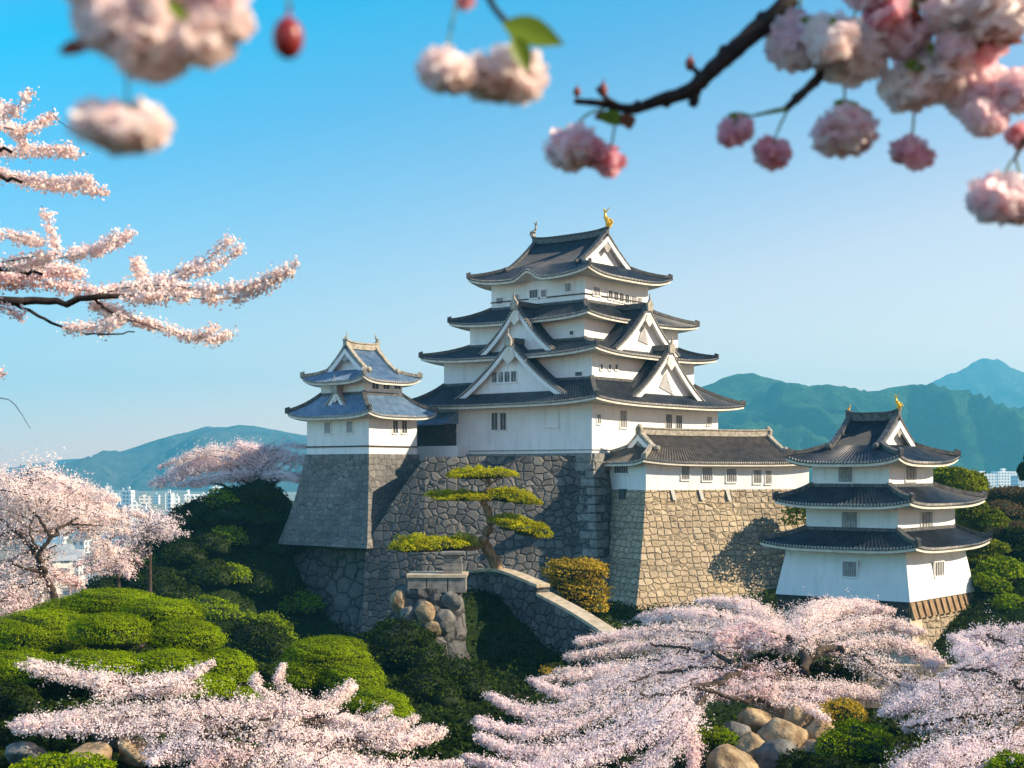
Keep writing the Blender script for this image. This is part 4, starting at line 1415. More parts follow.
# ---------------------------------------------------------------- the sculpted pine
def pine():
    P = lambda px, py, Y: globals()['P'](px, py, Y + 7.4)
    PV = globals()['P']
    b = PV(499, 573, 109.2)
    t = thing('sculpted_pine', 'sculpted pine with flat yellow green foliage pads above the stone ramp', 'pine tree', b)
    ob = np.array(b)
    tp = [P(*q) for q in [(500, 579, 101.9), (495, 562, 101.7), (487, 548, 101.5), (484, 537, 101.2), (490, 526, 101.6), (489, 514, 101.3), (484, 503, 101.5), (485, 493, 101.2), (490, 485, 101.5), (487, 477, 101.4)]]
    q = spline([p - b for p in tp], 40)
    m = MB()
    m.tube(q, np.linspace(0.52, 0.12, 40) * (1 + 0.12 * np.sin(np.arange(40) * 1.7)), 9)
    m.build('trunk', 'pine_bark', t, True)
    br = MB()
    for pts, r in [([(486, 545, 101.4), (472, 549, 101), (452, 549, 100.5), (425, 551, 100.2), (405, 549, 100.4)], 0.2), ([(488, 520, 101.4), (502, 522, 101), (520, 530, 100.7), (540, 540, 100.5)], 0.16),
                   ([(485, 500, 101.4), (505, 500, 101.2), (527, 504, 101)], 0.14), ([(485, 498, 101.4), (468, 499, 101.6), (447, 499, 101.8)], 0.13), ([(489, 484, 101.4), (478, 478, 101.4)], 0.12),
                   ([(489, 484, 101.4), (503, 477, 101.2)], 0.1), ([(452, 549, 100.5), (440, 545, 99.2)], 0.09), ([(505, 500, 101.2), (510, 498, 99.8)], 0.07), ([(468, 499, 101.6), (462, 496, 103)], 0.07)]:
        s = spline([P(*k) - b for k in pts], 12)
        br.tube(s, np.linspace(r, r * 0.35, 12), 6)
    br.build('branch', 'pine_bark', t, True)
    for px, py, w, h, Y, tilt in [(479, 475.5, 78, 14, 101.4, -0.02), (455, 496.5, 64, 10, 101.9, 0.03), (462, 499, 56, 8, 100.6, 0.0), (513, 498.5, 56, 15, 101.0, 0.12), (499, 494, 36, 9, 102, 0), (525, 502, 36, 9, 100, .1),
                                  (512, 523, 48, 13, 101.0, 0.15), (532, 532, 46, 18, 100.4, 0.25), (515, 528, 44, 12, 99.6, 0.2), (434, 546, 92, 19, 100.3, -0.02), (415, 549, 56, 12, 99.2, 0), (458, 545, 44, 12, 101.3, 0)]:
        c = np.array(P(px, py, Y))
        s = Y / F
        r = (w * s / 2, w * s / 2 * 0.72, h * s / 2 * 1.3)
        n = int(5200 * (w / 80.0) ** 1.3)
        d = rot_noise(n)
        rad = rng.uniform(0, 1, n) ** 0.5
        a = rng.uniform(0, 2 * math.pi, n)
        ed = 1 + 0.16 * np.sin(3 * a + px) + 0.10 * np.sin(7 * a + py)
        X, Yy = np.cos(a) * rad * ed, np.sin(a) * rad * ed
        top = np.sqrt(np.clip(1 - rad ** 2, 0, 1))
        cl = fbm(X * 3.5 + px, Yy * 3.5, 3, 2) * 0.9
        zz = np.where(rng.uniform(size=n) < 0.75, top * rng.uniform(0.55, 1.0, n) + cl, -0.45 * top * rng.uniform(0, 1, n) + 0.1)
        p = np.stack([c[0] + X * r[0], c[1] + Yy * r[1], c[2] + zz * r[2] - tilt * X * r[0]], 1)
        nn = np.stack([X * 0.3, Yy * 0.3, np.where(zz > 0, 1.0, -0.6)], 1)
        f = leaves('foliage_pad', p - ob, 0.20, 'pine_leaf', t, nn, 1.0, aspect=0.45)
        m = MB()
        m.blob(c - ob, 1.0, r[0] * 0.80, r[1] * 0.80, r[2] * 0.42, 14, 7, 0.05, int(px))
        m.build('shade_core', 'bush_core', f, True)  # dark fill for the pad's shaded inside


pine()


# ---------------------------------------------------------------- cherry trees
def blossom_cloud(sprays, per_m, size, seed, jit=0.5, feather=0.9, droop=-0.15):
    """Points of blossom strung on side twigs along each spray: (polyline, radius, deep). Returns the points and the twigs."""
    rs = np.random.default_rng(seed)
    out, nrm, twigs = [], [], []
    for pts, r0, deep in sprays:
        n = 60
        c = spline(pts, n)
        seg = np.linalg.norm(np.diff(c, axis=0), axis=1)
        L = seg.sum()
        tan = np.gradient(c, axis=0)
        tan /= np.linalg.norm(tan, axis=1)[:, None] + 1e-9
        m = int(max(10, L * per_m / 16))
        t = rs.uniform(0, 1, m) ** 0.92
        i = np.clip((t * (n - 1)).astype(int), 0, n - 1)
        rad = r0 * (0.16 + 1.05 * np.clip(1 - t, 0, 1) ** 0.75 * (0.45 + 0.55 * np.minimum(1, t * 4)))
        ph = rs.uniform(0, 6.28, 3)
        rad = rad * (0.55 + 0.5 * np.abs(np.sin(t * 9 + ph[0])) + 0.35 * np.abs(np.sin(t * 23 + ph[1])))
        o = rs.normal(size=(m, 3)) * np.array([0.48, 0.48 * deep, 0.30]) * rad[:, None]
        base = c[i] + o
        d = rs.normal(size=(m, 3)) * np.array([1, 1, 0.45])
        d /= np.linalg.norm(d, axis=1)[:, None]
        d = feather * tan[i] + 0.9 * d + np.array([0, 0, droop])
        d /= np.linalg.norm(d, axis=1)[:, None]
        ln = rad * rs.uniform(0.6, 1.5, m) * np.where(rs.uniform(size=m) < 0.14, 1.9, 1.0)
        k, nc = 16, 4
        u = np.repeat((np.arange(nc) + rs.uniform(0.1, 0.9, (m, nc))) / nc, k // nc, axis=1)
        p = base[:, None, :] + d[:, None, :] * (ln[:, None] * u)[:, :, None]
        p = p + np.array([0, 0, 0.18]) * (ln[:, None] * u ** 2)[:, :, None]
        clump = np.repeat(rs.normal(size=(m, nc, 3)), k // nc, axis=1) * (jit * 0.16 * rad[:, None, None])
        p = p + clump + rs.normal(size=(m, k, 3)) * size * 0.95
        out.append(p.reshape(-1, 3))
        q = (p - c[i][:, None, :]) / rad[:, None, None] + np.array([0.40, -0.15, 0.55])  # petal faces biased towards the sun so the blossom renders brighter
        q /= np.linalg.norm(q, axis=2)[:, :, None] + 1e-9
        nrm.append(q.reshape(-1, 3))
        for j in range(0, m, max(1, m // 26)):
            twigs.append((base[j], base[j] + d[j] * ln[j] * 0.8))
    return np.vstack(out), np.vstack(nrm), twigs


def cherry(name, label, base, trunk, limbs, sprays, size, per_m, mats, seed, rt=0.3, group=None, jit=0.5, feather=0.9, droop=-0.15, twr=0.026, bark='bark', lift=0.0):
    """trunk, limbs: polylines of points; sprays: (polyline, radius, deep, material index)."""
    b = np.array(base, float)
    t = thing(name, label, 'cherry tree', base, 0, group)
    m = MB()
    s = spline([np.array(q) - b for q in trunk], 24)
    m.tube(s, np.linspace(rt, rt * 0.55, 24) * (1 + 0.08 * np.sin(np.arange(24) * 1.9)), 8)
    m.build('trunk', bark, t, True)
    for pts, r in limbs:
        m = MB()
        s = spline([np.array(q) - b for q in pts], 26) + np.array([0, 0, lift])
        s = s + np.random.default_rng(seed + 5).normal(size=s.shape) * r * 0.35
        m.tube(s, np.linspace(r, r * 0.3, 26), 6)
        m.build('limb', bark, t, True)
    tw = MB()
    for mi, mat in enumerate(mats):
        sp = [q[:3] for q in sprays if q[3] == mi]
        if not sp:
            continue
        p, nn, twigs = blossom_cloud(sp, per_m, size, seed + mi, jit, feather, droop)
        leaves('blossom', p - b, size, mat, t, nn, 0.6)
        for a, c in twigs:
            tw.tube([a - b, c - b], [twr, twr * 0.5], 4)
        for pts, r0, dp in sp:
            s = spline(pts, 16) - b
            tw.tube(s, np.linspace(max(twr * 2, r0 * 0.06), twr, 16), 5)
    tw.build('twig', bark, t)
    return t


def PP(*q):
    return [np.array(P(*k)) for k in q]


def fan(pts, r, n, seed, spread=(0.8, 1.6, 0.35), mi=0, deep=1.3, tip=(1.0, 1.5, 0.4)):
    """n neighbouring sprays following one drawn curve at different depths."""
    rs = np.random.default_rng(seed)
    out = []
    for i in range(n):
        a, z = rs.normal(size=3) * np.array(spread), rs.normal(size=3) * np.array(tip)
        k = len(pts)
        out.append(([p + a * (1 - j / (k - 1)) + (a * 0.4 + z) * (j / (k - 1)) for j, p in enumerate(pts)], r * rs.uniform(0.75, 1.2), deep, mi))
    return out


# the wide tree at the lower right, its branches spreading over the rocks
S = []
Fq = [  # drawn sprays: (curve, radius, count, tone)
    ([(770, 640, 70), (735, 622, 74), (700, 612, 77), (668, 612, 79), (640, 618, 80)], 0.75, 3, 0), ([(790, 640, 70), (770, 615, 75), (740, 604, 78), (705, 602, 80)], 0.7, 3, 0),
    ([(790, 640, 70), (800, 618, 74), (815, 607, 77), (840, 604, 78), (872, 604, 78)], 0.65, 3, 0), ([(800, 640, 69), (840, 626, 73), (880, 622, 75), (915, 632, 74)], 0.75, 3, 0),
    ([(820, 650, 68), (870, 642, 70), (910, 650, 70), (935, 668, 68)], 0.7, 3, 0), ([(760, 645, 69), (710, 632, 73), (660, 630, 75), (615, 634, 76), (572, 640, 76)], 0.7, 3, 0),
    ([(740, 650, 68), (690, 645, 71), (640, 646, 73), (600, 650, 73), (563, 656, 73)], 0.75, 3, 0), ([(730, 655, 68), (680, 656, 70), (630, 664, 70), (590, 670, 70), (556, 672, 70)], 0.7, 2, 0),
    ([(720, 662, 67), (670, 668, 68), (610, 684, 67), (560, 695, 66), (525, 680, 67)], 0.7, 3, 1), ([(710, 668, 66), (650, 682, 66), (590, 704, 64), (540, 716, 63), (496, 698, 64)], 0.7, 3, 1),
    ([(700, 675, 65), (640, 700, 63), (580, 722, 61), (530, 734, 60), (482, 722, 61)], 0.7, 3, 1), ([(690, 684, 63), (630, 718, 60), (570, 742, 58), (520, 750, 57), (472, 734, 58)], 0.7, 3, 1),
    ([(680, 700, 60), (640, 735, 57), (580, 762, 55), (520, 772, 54), (464, 762, 55)], 0.75, 4, 1), ([(690, 712, 60), (670, 745, 56), (640, 775, 54), (600, 790, 53)], 0.55, 2, 1),
    ([(690, 720, 59), (690, 750, 56), (680, 780, 54)], 0.4, 1, 2),
    ([(770, 655, 68), (730, 662, 68), (690, 668, 68), (655, 676, 68)], 0.6, 2, 2), ([(750, 680, 65), (710, 690, 64), (675, 692, 64)], 0.5, 2, 2),
    ([(720, 690, 64), (760, 695, 64), (800, 698, 64), (835, 700, 64)], 0.6, 3, 1), ([(740, 688, 64), (790, 684, 65), (840, 686, 65), (880, 692, 65), (925, 690, 65)], 0.6, 3, 0),
    ([(760, 705, 63), (790, 712, 62), (815, 714, 62), (832, 722, 61)], 0.5, 2, 0), ([(850, 655, 68), (880, 672, 67), (905, 685, 66), (930, 690, 66)], 0.6, 3, 0),
    ([(780, 640, 69), (755, 632, 71), (720, 640, 70)], 0.6, 2, 2), ([(810, 645, 69), (780, 630, 72), (745, 618, 75)], 0.7, 3, 0), ([(815, 640, 70), (850, 615, 76), (895, 615, 76)], 0.6, 2, 0)]
for i, (q, r, n, mi) in enumerate(Fq):
    S += fan(PP(*q), r * (0.74 if i < 15 else 0.85), min(n, 2) if 5 <= i < 13 else n, 40 + i, mi=mi, spread=(0.4, 1.2, 0.15), tip=(0.35, 0.7, 0.10))
base = P(795, 735, 66)
base.z = gz(base.x, base.y)
bb = np.array(base)
lim = [(PP((800, 690, 66.5), (806, 664, 67), (790, 650, 68.5), (772, 640, 70), (750, 632, 72), (720, 626, 74)), 0.26), (PP((806, 664, 67), (830, 655, 68), (850, 662, 68), (880, 676, 67), (915, 690, 66)), 0.22),
       (PP((798, 690, 66.5), (770, 682, 65.5), (745, 676, 65), (715, 690, 63.5), (680, 700, 62), (640, 705, 62)), 0.24), (PP((745, 676, 65), (720, 664, 67), (690, 656, 69), (650, 652, 71)), 0.16),
       (PP((800, 680, 66.5), (818, 656, 69), (812, 644, 71), (800, 634, 73)), 0.16), (PP((715, 690, 63.5), (690, 720, 60), (640, 745, 57), (580, 760, 55.5)), 0.16),
       (PP((790, 700, 65.5), (760, 708, 63.5), (720, 702, 62), (690, 694, 62)), 0.17), (PP((850, 662, 68), (868, 668, 67), (890, 684, 66)), 0.12),
       (PP((745, 676, 65), (700, 676, 66), (660, 680, 66.5), (630, 690, 66)), 0.14), (PP((790, 650, 68.5), (812, 636, 71), (836, 628, 73), (866, 624, 74)), 0.11), (PP((772, 640, 70), (740, 646, 70), (705, 640, 72), (672, 636, 74)), 0.12),
       (PP((690, 656, 69), (668, 664, 69), (640, 668, 70), (610, 668, 71)), 0.10), (PP((818, 656, 69), (846, 646, 70), (880, 650, 70)), 0.10), (PP((760, 708, 63.5), (745, 700, 64), (722, 704, 63), (700, 700, 63)), 0.13)]
cherry('cherry_tree', 'widest pale pink cherry tree, its feathery sprays fanning left below the watchtower', base, [bb, bb + (0.2, 0, 1.2), np.array(P(800, 690, 66.5))], lim, S, 0.075, 640, ['blossom_white', 'blossom_shade_lilac', 'blossom_pink'], 101, 0.32, feather=0.6, jit=0.9, lift=0.34)

# the lilac-shaded tree at the lower right corner
S = []
for i, (q, r, n, mi) in enumerate([
        ([(1030, 690, 58), (1000, 672, 61), (975, 655, 63), (960, 642, 65)], 0.7, 3, 1), ([(1040, 650, 64), (1015, 640, 66), (985, 634, 67), (962, 638, 67)], 0.55, 3, 1),
        ([(1030, 700, 57), (990, 695, 58), (950, 690, 59), (925, 700, 59), (900, 712, 59)], 0.75, 3, 1), ([(1020, 715, 56), (970, 715, 56), (930, 722, 56), (895, 726, 57)], 0.7, 3, 1),
        ([(1020, 735, 54), (970, 745, 53), (930, 755, 52), (895, 775, 51)], 0.75, 4, 1), ([(1040, 660, 60), (1010, 662, 61), (985, 668, 61), (950, 676, 61)], 0.6, 3, 1),
        ([(1040, 745, 52), (1000, 750, 51.5), (950, 765, 50.5), (920, 785, 50)], 0.6, 3, 1), ([(1050, 760, 51), (1020, 775, 50), (980, 790, 49)], 0.6, 2, 2),
        ([(1040, 675, 59), (1010, 680, 59), (960, 690, 59), (930, 695, 59)], 0.7, 3, 1), ([(1060, 640, 64), (1040, 634, 66), (1010, 636, 67)], 0.5, 2, 1)]):
    S += fan(PP(*q), r, n, 90 + i, mi=mi, spread=(0.4, 1.2, 0.2), tip=(0.5, 1.0, 0.2))
base = P(1050, 770, 56)
base.z = gz(base.x, base.y)
bb = np.array(base)
top = np.array(P(1045, 700, 57))
lim = [([top] + PP((1010, 690, 58), (985, 678, 59), (955, 676, 60)), 0.16), ([top] + PP((1000, 720, 55.5), (950, 728, 55.5), (905, 735, 56)), 0.16), ([top] + PP((1020, 665, 61), (1000, 648, 64), (985, 640, 66)), 0.14),
       ([top] + PP((1010, 740, 53), (960, 750, 52.5), (915, 762, 51.5)), 0.13)]
cherry('cherry_tree', 'lilac shaded cherry tree filling the lower right corner', base, [bb, bb * 0.5 + top * 0.5 + (0.3, 0, 0), top], lim, S, 0.072, 620, ['blossom_white', 'blossom_shade_lilac', 'blossom_pink'], 131, 0.3, feather=0.6, jit=0.9, lift=0.3)

# the low white tree at the lower left
S = []
for i, (q, r, n, mi) in enumerate([
        ([(190, 690, 50), (150, 686, 50), (110, 682, 50), (75, 674, 50.5), (45, 662, 51)], 0.42, 3, 0), ([(120, 690, 50), (150, 684, 50.5), (180, 680, 50.5), (204, 668, 51)], 0.36, 3, 0),
        ([(280, 715, 48), (220, 712, 48), (160, 712, 48), (90, 716, 48), (20, 724, 48)], 0.46, 3, 0), ([(200, 730, 47), (140, 726, 47.5), (80, 726, 47.5), (10, 728, 48)], 0.4, 2, 1),
        ([(180, 712, 48), (230, 708, 48.5), (280, 706, 48.5), (330, 712, 48), (365, 722, 47.5)], 0.46, 3, 0), ([(280, 720, 47.5), (310, 706, 48.5), (335, 694, 49), (350, 682, 49.5)], 0.3, 3, 0),
        ([(280, 735, 46), (330, 740, 46), (380, 738, 46), (415, 742, 45.5), (438, 730, 46)], 0.40, 3, 0), ([(270, 725, 47), (320, 730, 47), (370, 726, 47), (400, 712, 47.5)], 0.36, 3, 0),
        ([(280, 745, 45.5), (330, 756, 45), (390, 764, 44.5), (450, 760, 44.5)], 0.42, 3, 0), ([(240, 745, 45.5), (200, 745, 45.5), (165, 748, 45.5), (150, 756, 45)], 0.40, 3, 1),
        ([(250, 760, 44.5), (300, 772, 44), (360, 785, 43)], 0.5, 3, 0), ([(240, 765, 44.5), (210, 760, 44.5), (180, 772, 44)], 0.4, 2, 2), ([(300, 770, 44), (380, 775, 44), (440, 782, 43.5), (480, 775, 44)], 0.36, 2, 1),
        ([(262, 735, 47), (300, 715, 48), (262, 690, 49), (258, 672, 50)], 0.22, 2, 0)]):
    S += fan(PP(*q), r, n, 150 + i, mi=mi, spread=(0.3, 0.8, 0.10), tip=(0.35, 0.8, 0.10))
base = P(262, 775, 47)
base.z = gz(base.x, base.y)
bb = np.array(base)
top = np.array(P(270, 738, 47))
lim = [([top] + PP((220, 722, 48), (150, 716, 48), (80, 720, 48)), 0.13), ([top] + PP((200, 735, 47), (140, 700, 49.5), (90, 684, 50)), 0.11), ([top] + PP((320, 722, 47.5), (350, 716, 47.5)), 0.11),
       ([top] + PP((330, 745, 46), (400, 745, 45.8)), 0.11), ([top] + PP((230, 750, 45.5), (190, 752, 45.2)), 0.10)]
cherry('cherry_tree', 'low white cherry tree with outstretched sprays across the lower left', base, [bb, bb + (0.1, 0, 0.5), top], lim, S, 0.062, 680, ['blossom_white', 'blossom_shade_lilac', 'blossom_pink'], 171, 0.24, feather=0.65, jit=0.8, lift=0.18)

# the tall pale tree at the left edge
S = []
for i, (q, r, n, mi) in enumerate([
        ([(35, 500, 92), (0, 482, 93), (-40, 476, 94)], 1.2, 3, 0), ([(35, 500, 92), (55, 498, 92), (90, 510, 91), (126, 522, 90)], 0.9, 4, 0), ([(20, 505, 92), (45, 484, 94), (75, 496, 93), (105, 512, 92)], 1.0, 3, 0),
        ([(40, 530, 91), (10, 510, 92), (-30, 505, 93)], 1.2, 4, 0), ([(45, 535, 91), (10, 540, 91), (-30, 545, 91)], 1.2, 4, 0), ([(50, 555, 90), (15, 570, 90), (-30, 575, 90)], 1.2, 4, 0),
        ([(50, 540, 91), (65, 530, 91), (75, 545, 90), (72, 560, 90)], 0.8, 2, 0), ([(50, 570, 90), (62, 575, 90), (75, 582, 89)], 0.8, 3, 2), ([(40, 585, 89), (10, 598, 88), (-30, 610, 88)], 1.1, 4, 0),
        ([(30, 590, 89), (20, 612, 87), (-20, 625, 86)], 0.9, 3, 2), ([(10, 490, 93), (40, 500, 92), (80, 520, 91), (110, 526, 91)], 0.9, 3, 0)]):
    S += fan(PP(*q), r, n, 210 + i, mi=mi, spread=(0.6, 1.6, 0.4), tip=(0.8, 1.6, 0.35))
base = P(56, 612, 88)
base.z = min(base.z, gz(base.x, base.y) + 0.2)
bb = np.array(base)
f1 = np.array(P(44, 572, 88))
lim = [([f1] + PP((32, 548, 88), (14, 530, 89), (0, 520, 90)), 0.2), ([f1] + PP((40, 555, 87.5), (52, 538, 87.5), (66, 524, 88), (90, 516, 89)), 0.2), ([f1] + PP((22, 568, 87), (8, 560, 87)), 0.14),
       (PP((52, 538, 87.5), (40, 520, 88.5), (22, 502, 90)), 0.13), (PP((14, 530, 89), (-10, 540, 88)), 0.1), (PP((66, 524, 88), (104, 526, 88.5)), 0.09), ([f1] + PP((30, 585, 87), (4, 592, 86.5)), 0.12), (PP((40, 553, 87.5), (30, 532, 87.5), (36, 512, 88.5)), 0.1)]
cherry('cherry_tree', 'tall cream pink cherry tree with dark forked limbs at the left edge', base, [bb, np.array(P(54, 596, 88)), f1], lim, S, 0.095, 420, ['blossom_white', 'blossom_shade_lilac', 'blossom_pink'], 231, 0.32, droop=-0.05, feather=0.6, jit=0.9)

# smaller ones between it and the slope
for j, (q0, lab, sp) in enumerate([
        ((150, 575, 118), 'lilac cherry tree between the left edge tree and the dark slope', [([(150, 540, 118), (130, 530, 118), (110, 540, 117)], 1.1, 4, 1), ([(150, 540, 118), (165, 522, 119), (178, 534, 118)], 1.0, 4, 1), ([(145, 550, 117), (120, 556, 116), (100, 566, 115)], 0.9, 3, 2), ([(145, 530, 119), (150, 518, 120), (140, 530, 120)], 0.8, 3, 1)]),
        ((120, 590, 108), 'small greyish pink cherry tree in front of the lilac one', [([(118, 568, 108), (100, 562, 108), (84, 570, 107)], 0.8, 3, 2), ([(118, 568, 108), (135, 562, 108), (150, 568, 108)], 0.7, 3, 2), ([(115, 560, 109), (105, 552, 109), (120, 555, 109)], 0.6, 2, 0)])]):
    S = []
    for i, (q, r, n, mi) in enumerate(sp):
        S += fan(PP(*q), r, n, 260 + 10 * j + i, mi=mi, spread=(0.6, 1.2, 0.3), tip=(0.7, 1.2, 0.3))
    base = P(*q0)
    base.z = gz(base.x, base.y)
    bb = np.array(base)
    top = np.array(sp[0][0][0], float)
    top = np.array(P(*top))
    cherry('cherry_tree', lab, base, [bb, bb * 0.5 + top * 0.5, top], [([top] + PP(*sp[0][0][1:]), 0.12), ([top] + PP(*sp[1][0][1:]), 0.12)], S, 0.12, 240, ['blossom_white', 'blossom_shade_lilac', 'blossom_pink'], 270 + j * 7, 0.22, droop=-0.05)

# the umbrella-shaped tree on the crest left of the turret
S = []
for i, (q, r, n, mi) in enumerate([
        ([(255, 480, 156), (225, 466, 157), (195, 470, 157), (160, 486, 157)], 1.0, 5, 1), ([(260, 478, 156), (240, 456, 158), (210, 452, 158), (185, 464, 158)], 1.0, 4, 0), ([(265, 476, 156), (262, 452, 158), (240, 446, 159)], 1.0, 4, 1),
        ([(265, 476, 156), (285, 458, 157), (300, 462, 156)], 1.0, 4, 1), ([(270, 480, 155), (292, 476, 154), (306, 480, 154)], 0.7, 3, 1), ([(250, 478, 155), (220, 478, 154), (185, 484, 154)], 0.7, 4, 1), ([(262, 470, 156), (275, 450, 158), (296, 450, 158)], 0.9, 3, 1),
        ([(230, 460, 158), (200, 458, 160), (172, 472, 160)], 0.9, 3, 0), ([(258, 465, 159), (240, 455, 161), (215, 462, 161)], 0.9, 3, 1)]):
    S += fan(PP(*q), r, n, 300 + i, mi=mi, spread=(0.8, 1.6, 0.25), tip=(0.9, 1.8, 0.25))
base = P(264, 500, 154.5)
base.z = gz(base.x, base.y)
bb = np.array(base)
f1 = np.array(P(262, 494, 154))
lim = [([f1] + PP((252, 490, 153.5), (238, 494, 153), (222, 484, 153.5), (205, 484, 154)), 0.26), ([f1] + PP((258, 482, 154), (246, 474, 155), (236, 466, 156)), 0.24), ([f1] + PP((272, 484, 153.5), (284, 478, 154), (298, 474, 154)), 0.24),
       ([f1] + PP((250, 484, 153), (234, 480, 153), (218, 476, 154)), 0.2), (PP((272, 484, 153.5), (270, 472, 155), (262, 462, 157)), 0.15), (PP((238, 494, 153), (228, 498, 152.5), (218, 490, 153)), 0.16), (PP((258, 482, 154), (262, 470, 155)), 0.13)]
cherry('cherry_tree', 'umbrella shaped lilac cherry tree on the crest left of the small turret', base, [bb, bb * 0.4 + f1 * 0.6, f1], lim, S, 0.13, 260, ['blossom_white', 'blossom_shade_lilac', 'blossom_pink'], 331, 0.5, droop=0.0)

# ---------------------------------------------------------------- ramp wall, bastion, rocks, path
def ramp():
    b = P(530, 600, 103)
    t = thing('ramp_wall', 'sloping stone parapet with pale coping running down right from the pine', 'parapet wall', b)
    top = [P(466, 573, 110.5), P(497, 572.5, 108.5), P(537, 588, 104.5)], [P(537, 596, 104.4), P(570, 614, 99.5), P(606, 637, 94.5)]
    dn = Vector((0.90, 0.43, 0)) * 1.1
    f, c = MB(), MB()
    for seg in top:
        n = 14
        s = [Vector(q) - b for q in spline(seg, n)]
        rows = []
        for p in s:
            rows.append([p + Vector((-0.6, -0.3, -6.5)), p + Vector((-0.25, -0.12, -3)), p, p + dn, p + dn + Vector((0, 0, -6.5))])
        f.grid(rows)
        f.poly([rows[0][i] for i in (0, 1, 2, 3, 4)])
        f.poly([rows[-1][i] for i in (4, 3, 2, 1, 0)])
        k = 9
        q = [Vector(x) - b for x in spline(seg, k + 1)]
        for i in range(k):
            a, e = q[i] + Vector((0, 0, 0.14)) + dn * 0.5, q[i + 1] + Vector((0, 0, 0.14)) + dn * 0.5
            g = (e - a) * 0.012
            c.bar(a + g, e - g, 1.25, 0.22)
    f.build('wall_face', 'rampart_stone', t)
    c.build('coping', 'coping_stone', t)


ramp()


def rock_shape(r, sx, sz, seed, seg=30, ring=20):
    """A weathered rock: an ellipsoid cut by many planes, roughened."""
    rs = np.random.default_rng(seed)
    th = np.linspace(0, math.pi, ring + 1)[:, None]
    a = np.linspace(0, 2 * math.pi, seg + 1)[None, :-1]
    d = np.stack([np.sin(th) * np.cos(a), np.sin(th) * np.sin(a), np.cos(th) * np.ones_like(a)], -1)
    q = np.ones(d.shape[:2])
    for i in range(13):
        n = rs.normal(size=3)
        n /= np.linalg.norm(n)
        c = d @ n
        lim = rs.uniform(0.62, 0.88)
        q = np.where(c > 1e-3, np.minimum(q, lim / np.maximum(c, 1e-3)), q)
    q = q + 0.05 * fbm(d[..., 0] * 3 + seed, d[..., 1] * 3 + d[..., 2] * 2.3, 4, seed & 63)
    q[0] = q[0].mean()
    q[-1] = q[-1].mean()
    p = d * q[..., None] * r * np.array([sx, 0.95, sz])
    m = MB()
    m.grid([[tuple(v) for v in row] for row in p], closed=True)
    return m


def bastion():
    b = P(428, 655, 101)
    t = thing('stone_bastion', 'rough boulder bastion carrying a flat slab beside the pine', 'bastion', b)
    m = MB()
    rr = random.Random(4)
    rows = []
    H = P(428, 586, 101).z - b.z
    for i in range(13):
        u = i / 12
        r = 2.45 + 1.0 * (1 - u) ** 1.5
        rows.append([(r * (1 + 0.06 * rr.uniform(-1, 1)) * math.cos(a), r * 0.9 * (1 + 0.06 * rr.uniform(-1, 1)) * math.sin(a), -3 + (H + 3) * u) for a in np.linspace(0, 2 * math.pi, 29)[:-1]])
    m.grid(rows, closed=True)
    m.poly(rows[-1])
    m.build('boulder_face', 'boulder_stone', t)
    for px, py, r, k in [(399, 602, 1.0, 'rock'), (424, 613, 0.95, 'rock'), (433, 629, 0.85, 'rock'), (404, 633, 1.3, 'grey_rock'), (420, 640, 0.9, 'grey_rock'), (445, 620, 1.1, 'grey_rock'), (410, 615, 0.9, 'grey_rock'), (452, 600, 0.9, 'grey_rock')]:
        u = (px - 428) / 42.0
        q = P(px, py, 101 - 2.45 * math.sqrt(max(0.05, 1 - min(1, u * u))) + 0.1) - b
        m = rock_shape(r * 0.9, 0.95, 1.0, int(px))
        m.v = [(v[0] + q.x, v[1] * 0.5 + q.y, v[2] + q.z) for v in m.v]
        m.build('boulder', k, t, True)
    m = MB()
    c = P(440, 583, 100.6) - b
    for i, (dx, w) in enumerate(((-1.55, 1.35), (-0.12, 1.45), (1.28, 1.25))):
        m.box(c.x + dx - w / 2 + 0.02, c.x + dx + w / 2 - 0.02, c.y - 1.6, c.y + 1.6, c.z - 0.55, c.z + 0.5)
    m.build('slab_blocks', 'cut_stone', t)
    m = MB()
    m.box(c.x - 2.28, c.x + 1.98, c.y - 1.7, c.y + 1.7, c.z + 0.503, c.z + 0.72)
    m.build('slab', 'coping_stone', t)  # paler than the blocks below: its sunlit top is put into colour
    # stacked stone pillar on the slab
    p = P(453, 574, 100.6)
    g = thing('stone_pillar', 'short stacked stone pillar standing on the slab under the pine pad', 'stone pillar', (p.x, p.y, b.z + c.z + 0.72))
    hh = P(453, 554, 100.6).z - (b.z + c.z + 0.72)
    m = MB()
    for i in range(5):
        w = 0.68 - 0.03 * i + 0.05 * (i % 2)
        m.box(-w, w, -w, w, hh * i / 5 + 0.01, hh * (i + 1) / 5 - 0.01)
    m.build('stacked_blocks', 'cut_stone', g)
    m = MB()
    m.box(-0.85, 0.85, -0.85, 0.85, hh, hh + 0.16)
    m.build('cap_stone', 'cut_stone', g)


bastion()


def sheet_on_land(name, label, pts, w, mat, lift=0.06):
    s = spline(pts, 60)
    d = np.gradient(s[:, :2], axis=0)
    d /= np.linalg.norm(d, axis=1)[:, None]
    rows = []
    for j in np.linspace(-1, 1, 9):
        q = s[:, :2] + np.stack([-d[:, 1], d[:, 0]], 1) * j * w * (1 + 0.1 * np.sin(np.arange(60) * 0.7 + j))[:, None]
        zz = land(q[:, 0], q[:, 1]) + lift
        rows.append([(q[i, 0], q[i, 1], zz[i]) for i in range(60)])
    m = MB()
    m.grid(rows)
    o = m.build(name, mat, None, True)
    tag(o, label, 'path', kind='structure')


sheet_on_land('path', 'sunlit gravel path at the foot of the gallery wall', PP((596, 625, 112), (640, 628, 117), (690, 622, 122), (740, 622, 124)), 2.6, 'path_gravel')

